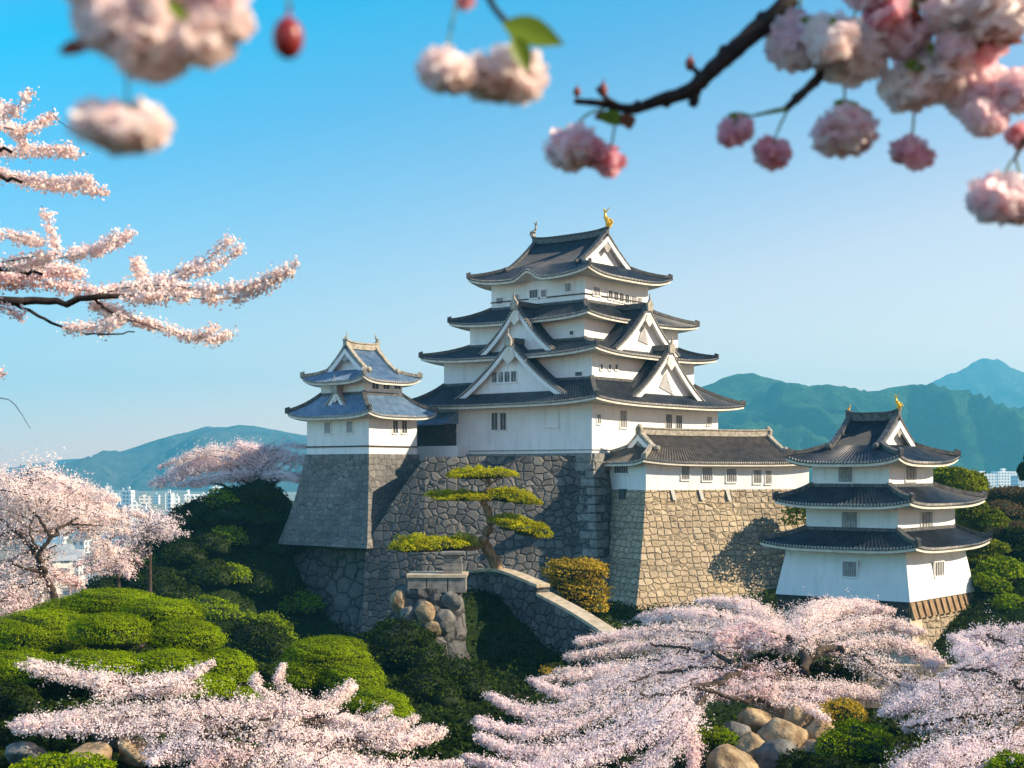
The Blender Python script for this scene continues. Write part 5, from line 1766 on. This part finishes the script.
# boulders at the foot of the wide cherry tree, and by the low white one
rk = random.Random(9)


def boulder(label, px, py, r, Y, mat, sx=1.0, sz=0.85, group=None):
    c = P(px, py, Y)
    o = rock_shape(r * 1.3, sx, sz, int(px * 7 + py)).build('boulder', mat, None, True)
    o.location = c
    o.rotation_euler = (rk.uniform(-0.3, 0.3), rk.uniform(-0.3, 0.3), rk.uniform(0, 6))
    tag(o, label, 'boulder', group)


for px, py, r, Y, mt, lab in [
        (782, 738, 0.95, 61, 'rock', 'largest rounded tan boulder in the pile under the wide cherry tree'), (755, 722, 0.75, 63, 'rock', 'tan boulder at the upper left of the pile under the wide cherry tree'),
        (800, 722, 0.8, 63, 'rock', 'tan boulder at the top of the pile under the wide cherry tree'), (818, 735, 0.7, 62, 'rock', 'tan boulder at the right end of the pile'), (752, 752, 0.85, 60, 'rock', 'tan boulder at the left end of the pile'),
        (776, 762, 0.9, 59, 'grey_rock', 'grey boulder low in the pile at the bottom edge'), (808, 758, 0.75, 60, 'rock', 'small tan boulder below the right end of the pile'), (735, 735, 0.6, 62, 'grey_rock', 'small grey boulder left of the pile'),
        (733, 768, 0.9, 58, 'rock', 'tan boulder cut by the bottom edge left of the pile'), (825, 715, 0.6, 64, 'grey_rock', 'grey boulder at the back right of the pile'), (778, 712, 0.7, 64.5, 'rock', 'tan boulder at the back of the pile')]:
    boulder(lab, px, py, r, Y, mt)
for px, py, r, Y, mt, lab in [
        (85, 758, 0.7, 46.5, 'rock', 'broad brown boulder at the bottom left under the white sprays'), (135, 752, 0.6, 47, 'rock', 'brown boulder right of the broad one at the bottom left'), (215, 726, 0.7, 48.5, 'rock', 'tan boulder between the sprays of the low white tree'),
        (30, 756, 0.6, 47.5, 'grey_rock', 'dark boulder at the far bottom left'), (110, 735, 0.7, 49, 'grey_rock', 'grey boulder behind the brown ones at the bottom left')]:
    boulder(lab, px, py, r, Y, mt, 1.3, 0.6)
# terrace of cut blocks showing between the branches of the wide tree
tb = P(885, 690, 74)
t = thing('terrace_wall', 'low tan retaining wall showing through the branches of the wide cherry tree', 'retaining wall', tb, math.radians(-8))
m = MB()
for rw in range(3):
    for i in range(8):
        w = 0.98
        x = (i - 4) * 1.0 + (rw % 2) * 0.4
        m.box(x + 0.02, x + w, -0.4 + 0.12 * rw, 0.6, -0.9 + rw * 0.75, -0.9 + rw * 0.75 + 0.72)
m.build('block_courses', 'coping_stone', t)

# mossy shrubs between the rocks and branches
for px, py, w, h, Y, mt, lab in [(855, 745, 64, 44, 58.5, 'bush_leaf', 'mossy green shrub right of the boulder pile'), (840, 715, 44, 30, 63, 'golden_leaf', 'yellowish shrub above the mossy one'), (712, 738, 46, 20, 61, 'bush_leaf', 'low green shrub left of the boulder pile'),
                                 (1010, 765, 40, 24, 50.5, 'bush_leaf', 'small green shrub in the lower right corner'), (800, 765, 40, 30, 58, 'dark_shade_leaf', 'dark shrub at the bottom edge right of the pile'), (835, 770, 50, 30, 57, 'dark_shade_leaf', 'dark shrub at the bottom edge below the mossy one'),
                                 (60, 768, 90, 22, 45, 'bush_leaf', 'green shrub at the bottom left corner edge'), (10, 700, 50, 34, 55, 'dark_shade_leaf', 'dark shrub at the left edge under the cloud pruned one'), (770, 668, 60, 24, 69, 'dark_shade_leaf', 'dark shrub behind the trunk fork of the wide cherry tree'),
                                 (830, 674, 60, 20, 70, 'dark_shade_leaf', 'dark shrub behind the right limb of the wide cherry tree')]:
    a = px_lobe(px, py, w, h, Y, 0.9)
    L_ = [a, px_lobe(px + w * 0.3, py + 3, w * 0.6, h * 0.8, Y - 0.7), px_lobe(px - w * 0.3, py + 4, w * 0.6, h * 0.7, Y - 0.4)]
    clipped_shrub('shrub', lab, L_, 'foliage', 0.10, mt, k=1.2, dens=0.8)

# rough undergrowth over the slopes
n = 300000
yy = 40 + 125 * rng.uniform(0, 1, n) ** 1.0
xx = rng.uniform(-0.42, 0.42, n) * yy
k = fbm(xx * 0.22, yy * 0.22, 4, 77) + 0.35 * rng.normal(size=n) > -0.12
xx, yy = xx[k], yy[k]
zz = land(xx, yy)
k = zz > -30
xx, yy, zz = xx[k], yy[k], zz[k]
hgt = 0.3 + 0.9 * np.clip(fbm(xx * 0.5, yy * 0.5, 3, 12), 0, 1)
C = np.stack([xx, yy, zz + hgt * rng.uniform(0, 1, len(xx))], 1)
o = leaves('ground_cover', C, 0.24, 'dark_shade_leaf', None, np.tile([0, -0.2, 1.0], (len(C), 1)), 1.0)
tag(o, 'low dark green undergrowth over the castle slopes', 'ground cover', kind='stuff')
# ---------------------------------------------------------------- the town in the lowland
cr = random.Random(21)


def city_block(px, pyt, wpx, Y, mat, label, group, rot=None, roof=None, name='city_building', depth=None):
    s = Y / F
    w = wpx * s
    d = depth or w * cr.uniform(0.6, 1.2)
    top = (HZ - pyt) * s
    c = P(px, HZ, Y)
    g = gz(c.x, c.y) - 0.3
    h = max(4.0, top - g)
    m = MB()
    m.box(-w / 2, w / 2, -d / 2, d / 2, 0, h)
    if not roof:
        m.box(-w / 2 + 0.3, w / 2 - 0.3, -d / 2 + 0.3, d / 2 - 0.3, h + 0.003, h + 0.6)
        k = cr.uniform(0.15, 0.3)
        x = cr.uniform(-0.25, 0.25) * w
        m.box(x - k * w / 2, x + k * w / 2, -k * d / 2, k * d / 2, h + 0.6, h + 0.6 + cr.uniform(2, 4))
    o = m.build(name, mat, None)
    o.location = (c.x, c.y, g)
    o.rotation_euler = (0, 0, cr.uniform(-0.5, 0.5) if rot is None else rot)
    tag(o, label, 'building', group)
    if roof:
        r = MB()
        e = 0.6
        r.add([(-w / 2 - e, -d / 2 - e, h), (w / 2 + e, -d / 2 - e, h), (w / 2 + e, d / 2 + e, h), (-w / 2 - e, d / 2 + e, h), (-w / 2 - e, 0, h + 0.32 * d), (w / 2 + e, 0, h + 0.32 * d)],
              [(0, 1, 5, 4), (2, 3, 4, 5), (0, 4, 3), (1, 2, 5), (0, 3, 2, 1)])
        r.build('roof', roof, o)
    return o


LG, RG = 'buildings of the town beyond the left cherry trees', 'buildings of the town at the right edge'
# the apartment blocks that stand out
for px, pyt, w, Y, mt, lab in [(128, 491, 11, 1150, 'city_white', 'tall white tower block standing alone in the left town'), (170, 494, 5, 1150, 'city_white', 'slender white tower at the left end of the twin slabs'), (177, 497, 6, 1140, 'city_white', 'second slender white tower beside the twin slabs'),
                               (192, 495, 16, 1180, 'city_white', 'broad white slab block behind the dark slope'), (206, 497, 12, 1150, 'city_cream', 'cream slab block touching the dark slope'), (145, 497, 12, 1200, 'city_cream', 'cream block between the tall tower and the twin slabs'),
                               (112, 494, 9, 1250, 'city_white', 'white block left of the tall tower'), (100, 497, 10, 1100, 'city_grey', 'grey block left of the white one in the left town')]:
    city_block(px, pyt, w, Y, mt, lab, LG)
for i in range(46):
    Y = cr.uniform(620, 1900)
    px = cr.uniform(20, 225)
    hgt = cr.uniform(8, 22)
    city_block(px, HZ - (PLAIN + hgt) * F / Y, cr.uniform(6, 13) * (1000 / Y) ** 0.5, Y, cr.choice(['city_white', 'city_white', 'city_cream', 'city_grey']), 'small pale block in the hazy town between the left cherry trees and the slope', LG)
for i in range(34):
    Y = cr.uniform(330, 800)
    px = cr.uniform(20, 135)
    city_block(px, HZ - (PLAIN + cr.uniform(6, 11)) * F / Y, cr.uniform(16, 30) * (450 / Y), Y, 'city_white' if i % 3 else 'city_cream', 'low white house below the left edge cherry tree, seen through its branches', 'houses below the left cherry trees', roof=cr.choice(['city_roof_blue', 'city_roof_grey', 'city_roof_grey']), name='house')
for i in range(60):
    Y = cr.uniform(700, 2100)
    px = cr.uniform(945, 1075)
    hgt = cr.uniform(6, 17)
    city_block(px, HZ - (PLAIN + hgt) * F / Y, cr.uniform(6, 15) * (1000 / Y) ** 0.5, Y, cr.choice(['city_white', 'city_white', 'city_grey', 'city_cream']), 'small pale block of the hazy town right of the watchtower roofs', RG)
for px, pyt, w, Y, mt, lab in [(980, 474, 24, 1500, 'city_white', 'long white block nearest the watchtower in the right town'), (1004, 472, 20, 1550, 'city_white', 'long white block in the middle of the right town'), (1022, 476, 16, 1450, 'city_grey', 'grey block at the right edge of the town')]:
    city_block(px, pyt, w, Y, mt, lab, RG, rot=0.1)
# ---------------------------------------------------------------- near blossom, overhead and at the left
def flower_mesh(name, seed, mat, n=64, droop=0.15):
    """A double cherry flower of unit radius: many ruffled petals round a stalk end at the top (+z)."""
    rs = np.random.default_rng(seed)
    V, Fc = [], []
    for i in range(n):
        u = (i + 0.5) / n
        th = math.acos(1 - 1.75 * u) if i else 0.2           # from below (0) up towards the stalk
        a = i * 2.39996 + rs.uniform(-0.3, 0.3)
        d = Vector((math.sin(th) * math.cos(a), math.sin(th) * math.sin(a), -math.cos(th)))
        s = d.cross(Vector((rs.normal(), rs.normal(), rs.normal()))).normalized()
        q = s.cross(d).normalized()
        L = rs.uniform(0.90, 1.05)
        wd = rs.uniform(0.38, 0.62)
        o = len(V)
        ph = rs.uniform(0, 6.28)
        for j in range(5):
            r = j / 4
            for k in range(5):
                c = (k - 2) / 2
                ww = wd * math.sin(math.pi * (0.18 + 0.62 * r)) * c
                ruff = 0.06 * r * math.sin(3 * c + ph) + 0.025 * r * math.sin(7 * c + 2 * ph)
                rad = 0.22 + (L - 0.24) * r * (1.12 - 0.20 * r) - 0.07 * c * c * r - (0.10 if (j == 4 and k == 2) else 0)
                p = d * rad + s * ww + q * (0.14 * c * c + ruff + 0.50 * r * r - 0.08)
                V.append(tuple(p))
        for j in range(4):
            for k in range(4):
                Fc.append((o + j * 5 + k, o + j * 5 + k + 1, o + (j + 1) * 5 + k + 1, o + (j + 1) * 5 + k))
    me = bpy.data.meshes.new(name)
    me.from_pydata(V, [], Fc)
    me.materials.append(MATS[mat])
    me.polygons.foreach_set('use_smooth', [True] * len(Fc))
    me.update()
    return me


FM = {k: [flower_mesh('blossom', s + 3 * i, k, nn) for i in range(3)] for k, s, nn in (('near_petal_pale', 1, 54), ('near_petal_pink', 20, 50), ('near_petal_rose', 40, 32))}
cal = MB()
cal.tube([(0, 0, 0.75), (0, 0, 0.55), (0, 0, 0.30), (0, 0, 0.05)], [0.06, 0.15, 0.16, 0.10], 8)
for i in range(5):
    a = i * 1.2566
    cal.prism([(0.10 * math.cos(a - 0.5), 0.10 * math.sin(a - 0.5), 0.52), (0.40 * math.cos(a), 0.40 * math.sin(a), 0.40), (0.10 * math.cos(a + 0.5), 0.10 * math.sin(a + 0.5), 0.52)], (0, 0, 0.03))


class Near:
    def __init__(self, name, label, base):
        self.t = thing(name, label, 'cherry tree', base)
        self.b = Vector(base)
        self.r = random.Random(len(label))

    def limb(self, pts, r0, r1, name='limb', knob=0.12, n=40, mat='near_bark'):
        m = MB()
        s = spline([Vector(p) - self.b for p in pts], n)
        rad = np.linspace(r0, r1, n) * (1 + knob * np.abs(np.random.default_rng(n + len(pts)).normal(size=n)))
        m.tube(s, rad, 8)
        for i in range(4, n - 2, 6):
            m.blob(Vector(s[i]) + Vector((0, 0, rad[i] * self.r.choice((-1, 1)) * 0.7)), rad[i] * 0.75, seg=7, ring=5)
        return m.build(name, mat, self.t, True)

    def flower(self, px, py, rpx, Y, mat='near_petal_pink', to=None, squash=0.9, tilt=0.0, calyx=True, rx=0.0):
        c = P(px, py, Y)
        s = rpx * Y / F
        o = bpy.data.objects.new('blossom', self.r.choice(FM[mat]))
        COL.objects.link(o)
        o.parent = self.t
        o.location = c - self.b
        o.rotation_euler = (rx + self.r.uniform(-0.25, 0.25), tilt + self.r.uniform(-0.2, 0.2), self.r.uniform(0, 6.28))
        o.scale = (s, s, s * squash)
        if calyx:
            k = bpy.data.objects.new('calyx', self.calm())
            COL.objects.link(k)
            k.parent = o
        if to is not None:
            e = P(*to)
            a = c + Vector((math.sin(tilt) * s * 0.4, 0, s * 0.45))
            m = MB()
            mid = (a + e) / 2 + Vector((0, 0, abs(a.x - e.x) * 0.15))
            m.tube(spline([a - self.b, mid - self.b, e - self.b], 10), 0.0011 * max(0.6, Y / 1.2), 6)
            m.build('pedicel', 'stem_green', self.t, True)

    _cm = None

    def calm(self):
        if Near._cm is None:
            me = bpy.data.meshes.new('calyx')
            me.from_pydata(cal.v, [], cal.f)
            me.materials.append(MATS['stem_green'])
            Near._cm = me
        return Near._cm

    def leaf(self, px, py, L, W_, ang, Y, mat='near_leaf', roll=0.5):
        c = P(px, py, Y)
        s = Y / F
        d = Vector((math.cos(ang), 0.25, -math.sin(ang))).normalized()
        q = d.cross(Vector((0, 1, 0))).normalized()
        q = (q * math.cos(roll) + Vector((0, 1, 0)) * math.sin(roll)).normalized()
        n = d.cross(q)
        rows = []
        for i in range(11):
            u = i / 10
            w = math.sin(math.pi * u ** 0.8) * W_ * s * 0.5 + 1e-5
            rows.append([c - self.b + d * (u - 0.5) * L * s + q * w * k + n * (abs(k) * 0.35 * w + 0.12 * L * s * u * u + 0.03 * w * math.sin(u * 30)) for k in (-1, -0.5, 0, 0.5, 1)])
        m = MB()
        m.grid(rows)
        m.build('leaf', mat, self.t, True)

    def bud(self, px, py, w, h, Y, mat='bud_red'):
        s = Y / F
        m = MB()
        m.blob(P(px, py, Y) - self.b, 1.0, w * s / 2, w * s / 2, h * s / 2, 12, 9)
        e = P(px, py - h * 0.45, Y) - self.b
        m.tube([e, e + Vector((0.001, 0, 0.35 * h * s))], 0.05 * h * s, 6)
        m.build('bud', mat, self.t, True)


# the tree overhead on the right: trunk beside the camera, limbs reaching across the top of the view
gzr = gz(1.75, 2.1)
N = Near('cherry_tree', 'near cherry tree overhead, its dark limbs and double pink blossoms hanging across the top', (1.75, 2.1, gzr))
N.limb([(1.75, 2.1, gzr - 0.2), (1.72, 2.08, -0.5), (1.6, 2.0, 0.5), (1.45, 1.9, 1.1)], 0.13, 0.075, 'trunk')
YB = 1.5
N.limb([(1.45, 1.9, 1.1), (0.9, 1.7, 0.95), P(840, -110, 1.55), P(792, -4, 1.5), P(752, 34, 1.5), P(716, 66, 1.48), P(690, 90, 1.48), P(660, 100, 1.47), P(632, 109, 1.47), P(606, 104, 1.46), P(574, 101, 1.46)], 0.0145, 0.0028, n=60)
N.limb([P(618, 107, 1.46), P(604, 96, 1.45), P(597, 88, 1.45)], 0.003, 0.0022, 'twig', n=10)
N.limb([P(700, 82, 1.48), P(697, 72, 1.48), P(690, 66, 1.48)], 0.004, 0.002, 'twig', n=10)
N.limb([P(694, 92, 1.48), P(694, 100, 1.48), P(692, 106, 1.48)], 0.006, 0.0045, 'twig', n=10)
N.limb([(1.45, 1.9, 1.1), (1.0, 1.6, 0.9), P(985, -110, 1.5), P(922, -6, 1.5), P(895, 18, 1.5), P(862, 47, 1.5), P(830, 68, 1.5), P(806, 90, 1.5), P(786, 109, 1.5)], 0.0125, 0.0036, n=50)
N.limb([P(786, 109, 1.5), P(770, 112, 1.5), P(752, 116, 1.5)], 0.0028, 0.0012, 'twig', n=12, mat='stem_green')
for q in [(735, 131, 21, 'near_petal_rose', (752, 116, 1.5), 0.8, -0.3), (772, 153, 20, 'near_petal_rose', (788, 110, 1.5), 0.9, 0.1), (844, 131, 34, 'near_petal_pink', (845, 80, 1.5), 0.78, 0), (912, 153, 24, 'near_petal_rose', (915, 100, 1.5), 0.75, 0),
          (797, 40, 32, 'near_petal_pink', (803, -10, 1.5), 1, 0), (852, 48, 42, 'near_petal_pale', (858, -4, 1.5), 0.95, 0), (832, 38, 30, 'near_petal_pale', None, 0.9, 0.2), (912, 84, 34, 'near_petal_pale', (905, 30, 1.49), 0.85, 0.1), (938, 72, 36, 'near_petal_pale', (925, 25, 1.49), 0.9, -0.2),
          (975, 90, 34, 'near_petal_pink', (965, 40, 1.5), 0.95, 0), (985, 118, 24, 'near_petal_pink', None, 0.8, 0), (1000, 6, 52, 'near_petal_pale', None, 0.8, 0), (955, 8, 34, 'near_petal_pale', None, 0.8, 0), (908, 40, 26, 'near_petal_pink', (912, -8, 1.48), 0.8, 0),
          (985, 45, 26, 'near_petal_rose', (985, 0, 1.48), 0.8, 0.3), (955, 46, 22, 'near_petal_pink', None, 0.8, -0.3), (1020, 90, 26, 'near_petal_pink', None, 0.9, 0), (1020, 135, 16, 'near_petal_rose', (1040, 110, 1.5), 0.9, 0.5), (1000, 198, 34, 'near_petal_pink', (1012, 160, 1.48), 0.85, 0.1), (1026, 200, 28, 'near_petal_pink', (1016, 160, 1.48), 0.9, -0.3),
          (888, 8, 26, 'near_petal_rose', None, 0.8, 0.4), (870, -12, 30, 'near_petal_pink', None, 0.8, 0),
          (572, 146, 29, 'near_petal_pink', (606, 108, 1.46), 0.85, -0.35), (610, 160, 18, 'near_petal_rose', (617, 112, 1.46), 1.0, 0.1), (592, 152, 16, 'near_petal_rose', None, 1.0, -0.2)]:
    N.flower(q[0], q[1], q[2], YB - 0.04 if q[4] is None else q[4][2], q[3], q[4], q[5], q[6], rx=0.35 if q[3] == 'near_petal_rose' else 0.1)
for a in [(614, 121, 36, 20, 0.2, 1.45, 'near_leaf'), (604, 118, 22, 14, 0.0, 1.45, 'bronze_leaf'), (626, 122, 18, 20, 1.2, 1.45, 'bronze_leaf'), (740, 117, 30, 9, 0.05, 1.5, 'near_leaf'), (842, 105, 12, 34, 1.45, 1.5, 'near_leaf'), (862, 112, 26, 9, 0.35, 1.5, 'near_leaf'), (914, 68, 26, 15, 0.2, 1.46, 'near_leaf'),
          (922, 30, 30, 16, 1.0, 1.47, 'bronze_leaf'), (935, 20, 28, 16, 0.6, 1.47, 'bronze_leaf'), (990, 38, 32, 14, 0.2, 1.46, 'bronze_leaf'), (975, 44, 24, 12, 2.6, 1.46, 'bronze_leaf'), (930, 52, 20, 12, 1.3, 1.46, 'near_leaf'), (810, 24, 26, 12, 0.3, 1.46, 'near_leaf'),
          (915, 22, 30, 16, 1.3, 1.46, 'bronze_leaf'), (1010, 42, 30, 14, 0.1, 1.46, 'bronze_leaf')]:
    N.leaf(*a)
N.bud(603, 90, 9, 15, 1.45, 'calyx_red')
N.bud(690, 64, 10, 14, 1.48, 'calyx_red')
N.bud(577, 92, 8, 10, 1.46, 'calyx_red')
N.limb([P(1040, 110, 1.5), P(1022, 145, 1.49), P(1014, 160, 1.48)], 0.003, 0.0015, 'twig', n=12)
N.limb([P(1060, 40, 1.5), P(1050, 80, 1.5), P(1040, 110, 1.5)], 0.005, 0.003, 'twig', n=12)
N.limb([(1.0, 1.6, 0.9), P(1100, -60, 1.5), P(1060, 40, 1.5)], 0.012, 0.005, 'twig', n=14)
# a long limb above the frame to the left, with the clusters that hang from it
YA = 0.72
N.limb([(1.45, 1.9, 1.1), (0.9, 1.4, 0.85), P(700, -190, 0.95), P(500, -120, 0.80), P(300, -110, 0.74), P(160, -110, YA), P(90, -80, YA)], 0.024, 0.004, n=50)
N.limb([P(470, -118, 0.79), P(482, -30, 0.9), P(492, 4, 0.95), P(510, 26, 0.97)], 0.003, 0.0018, 'twig', n=16)
for q in [(446, 70, 31, 'near_petal_pale', (461, -20, 0.95), 0.8, 0), (486, 76, 30, 'near_petal_pale', None, 0.85, 0), (512, 74, 36, 'near_petal_pale', (508, 22, 0.97), 0.85, 0.2), (465, 0, 11, 'near_petal_rose', (470, -60, 0.9), 1, 0)]:
    N.flower(q[0], q[1], q[2], 0.97 if q[4] is None else q[4][2], q[3], q[4], q[5], q[6])
N.leaf(532, 36, 66, 34, 0.32, 0.95, 'near_leaf', 0.3)
N.leaf(520, 55, 40, 22, 1.2, 0.94, 'near_leaf', 0.3)
for q in [(118, 22, 44, 'near_petal_pale', None), (150, 44, 46, 'near_petal_pale', (165, -60, YA)), (195, 34, 44, 'near_petal_pale', (190, -60, YA)), (228, 22, 28, 'near_petal_pale', None), (165, 8, 44, 'near_petal_pale', None), (100, -4, 34, 'near_petal_pale', None),
          (102, 122, 34, 'near_petal_pale', None), (128, 126, 42, 'near_petal_pale', (126, 70, YA)), (142, 130, 30, 'near_petal_pale', None), (215, -6, 34, 'near_petal_pink', None)]:
    N.flower(q[0], q[1], q[2], YA if q[4] is None else q[4][2], q[3], q[4], 0.8 if q[1] < 100 else 0.72, 0)
N.leaf(80, 48, 44, 18, -0.3, YA, 'bronze_leaf', 0.2)
N.leaf(178, 12, 30, 14, 0.8, YA - 0.03, 'near_leaf', 0.3)
N.bud(288, 38, 32, 42, 0.74, 'bud_red')
m = MB()
m.tube(spline([P(288, 20, 0.74) - N.b, P(290, -40, 0.74) - N.b, P(300, -108, 0.74) - N.b], 10), 0.0007, 6)
m.build('pedicel', 'stem_green', N.t, True)

# the tree at the left whose blossom-laden twigs cross the sky
gzl = gz(-4.6, 7.2)
b0 = Vector((-4.6, 7.2, gzl))
lead = P(0, 300, 7)
S = []
Yd = 7.0
for i, (q, r, n, mi) in enumerate([
        ([(-30, 115), (5, 130), (30, 128), (52, 108)], 0.030, 2, 0), ([(-40, 135), (0, 150), (40, 149), (80, 150)], 0.038, 2, 0), ([(-40, 175), (10, 178), (60, 190), (112, 194)], 0.042, 2, 0), ([(-20, 165), (20, 178), (50, 180), (84, 180)], 0.024, 1, 0),
        ([(-40, 235), (5, 240), (42, 242)], 0.032, 2, 0), ([(-10, 258), (30, 252), (70, 250), (104, 244), (124, 232)], 0.028, 2, 0), ([(62, 252), (64, 238), (60, 218)], 0.012, 1, 0), ([(-40, 262), (0, 270), (40, 268), (80, 272)], 0.085, 3, 0), ([(-40, 285), (0, 285), (45, 282), (80, 276)], 0.06, 2, 2),
        ([(100, 295), (140, 288), (180, 276), (214, 262), (238, 242)], 0.038, 2, 0), ([(150, 288), (142, 272), (132, 258)], 0.026, 2, 0), ([(120, 294), (165, 290), (215, 294), (255, 288), (296, 264)], 0.042, 2, 0), ([(150, 300), (190, 292), (230, 300)], 0.03, 1, 0),
        ([(96, 305), (130, 318), (165, 328), (200, 338), (224, 328)], 0.034, 2, 0), ([(60, 290), (100, 296), (130, 292)], 0.03, 2, 2), ([(88, 330), (110, 318), (124, 312)], 0.026, 2, 0), ([(-10, 305), (12, 310), (26, 318)], 0.03, 1, 2), ([(70, 334), (100, 336), (136, 330)], 0.012, 1, 0), ([(-20, 370), (-2, 370), (12, 374)], 0.016, 1, 2),
        ([(-40, 90), (-10, 108), (20, 140)], 0.05, 2, 0), ([(-40, 100), (0, 105), (20, 112)], 0.03, 1, 0)]):
    pts = [np.array(P(x, y, Yd + 0.4 * math.sin(i))) for x, y in q]
    S += fan(pts, r * 0.42, n, 400 + i, mi=mi, spread=(0.01, 0.12, 0.012), tip=(0.012, 0.15, 0.012), deep=1.4)
up = Vector((-4.5, 7.2, 0.2))
lim = [([np.array((-4.55, 7.2, -0.6)), np.array((-4.0, 7.1, 0.4))] + PP((-120, 296, 7), (0, 300, 7), (40, 302, 7), (75, 301, 7), (112, 297, 7), (160, 287, 7.05)), 0.034),
       (PP((-10, 300, 7), (22, 308, 7), (50, 322, 7), (75, 331, 7), (105, 335, 7), (134, 331, 7)), 0.011), ([np.array((-4.2, 7.1, 0.2))] + PP((-120, 210, 7), (-40, 175, 7), (20, 180, 7)), 0.03), ([np.array((-4.2, 7.1, 0.3))] + PP((-140, 120, 7.1), (-40, 140, 7.1), (10, 150, 7.1)), 0.03),
       ([np.array((-4.2, 7.1, 0.1))] + PP((-120, 265, 7.1), (-20, 270, 7.1), (40, 272, 7.1)), 0.03), (PP((95, 300, 7), (110, 312, 7), (130, 320, 7), (160, 330, 7)), 0.008), (PP((112, 150, 7), (60, 122, 7), (52, 106, 7)), 0.003),
       (PP((-60, 340, 7), (-10, 392, 7), (12, 402, 7), (30, 428, 7)), 0.004)]
cherry('cherry_tree', 'near cherry tree at the left, its white flowered twigs reaching into the sky', b0, [np.array(b0), np.array((-4.6, 7.2, -1.2)), np.array((-4.55, 7.2, -0.3)), np.array((-4.2, 7.1, 0.4)), np.array((-4.3, 7.3, 1.4))], lim, S, 0.0165, 1500,
       ['blossom_white', 'blossom_shade_lilac', 'blossom_pink'], 451, 0.14, jit=1.1, feather=0.8, droop=0.0, twr=0.0016, bark='near_bark')
# ---------------------------------------------------------------- the air
m = bpy.data.materials.new('haze_air')
m.use_nodes = True
m.node_tree.nodes.clear()
ho = m.node_tree.nodes.new('ShaderNodeOutputMaterial')
hv = m.node_tree.nodes.new('ShaderNodeVolumePrincipled')
hv.inputs['Color'].default_value = (0.16, 0.70, 1.0, 1)
hv.inputs['Density'].default_value = 0.00019
hv.inputs['Anisotropy'].default_value = 0.2
m.node_tree.links.new(hv.outputs[0], ho.inputs['Volume'])
MATS['haze_air'] = m
mh = MB()
mh.box(-5300, 5300, -90, 6500, -39.5, 440)
tag(mh.build('haze', 'haze_air'), 'pale blue haze of the air over the lowland', 'haze', kind='stuff')
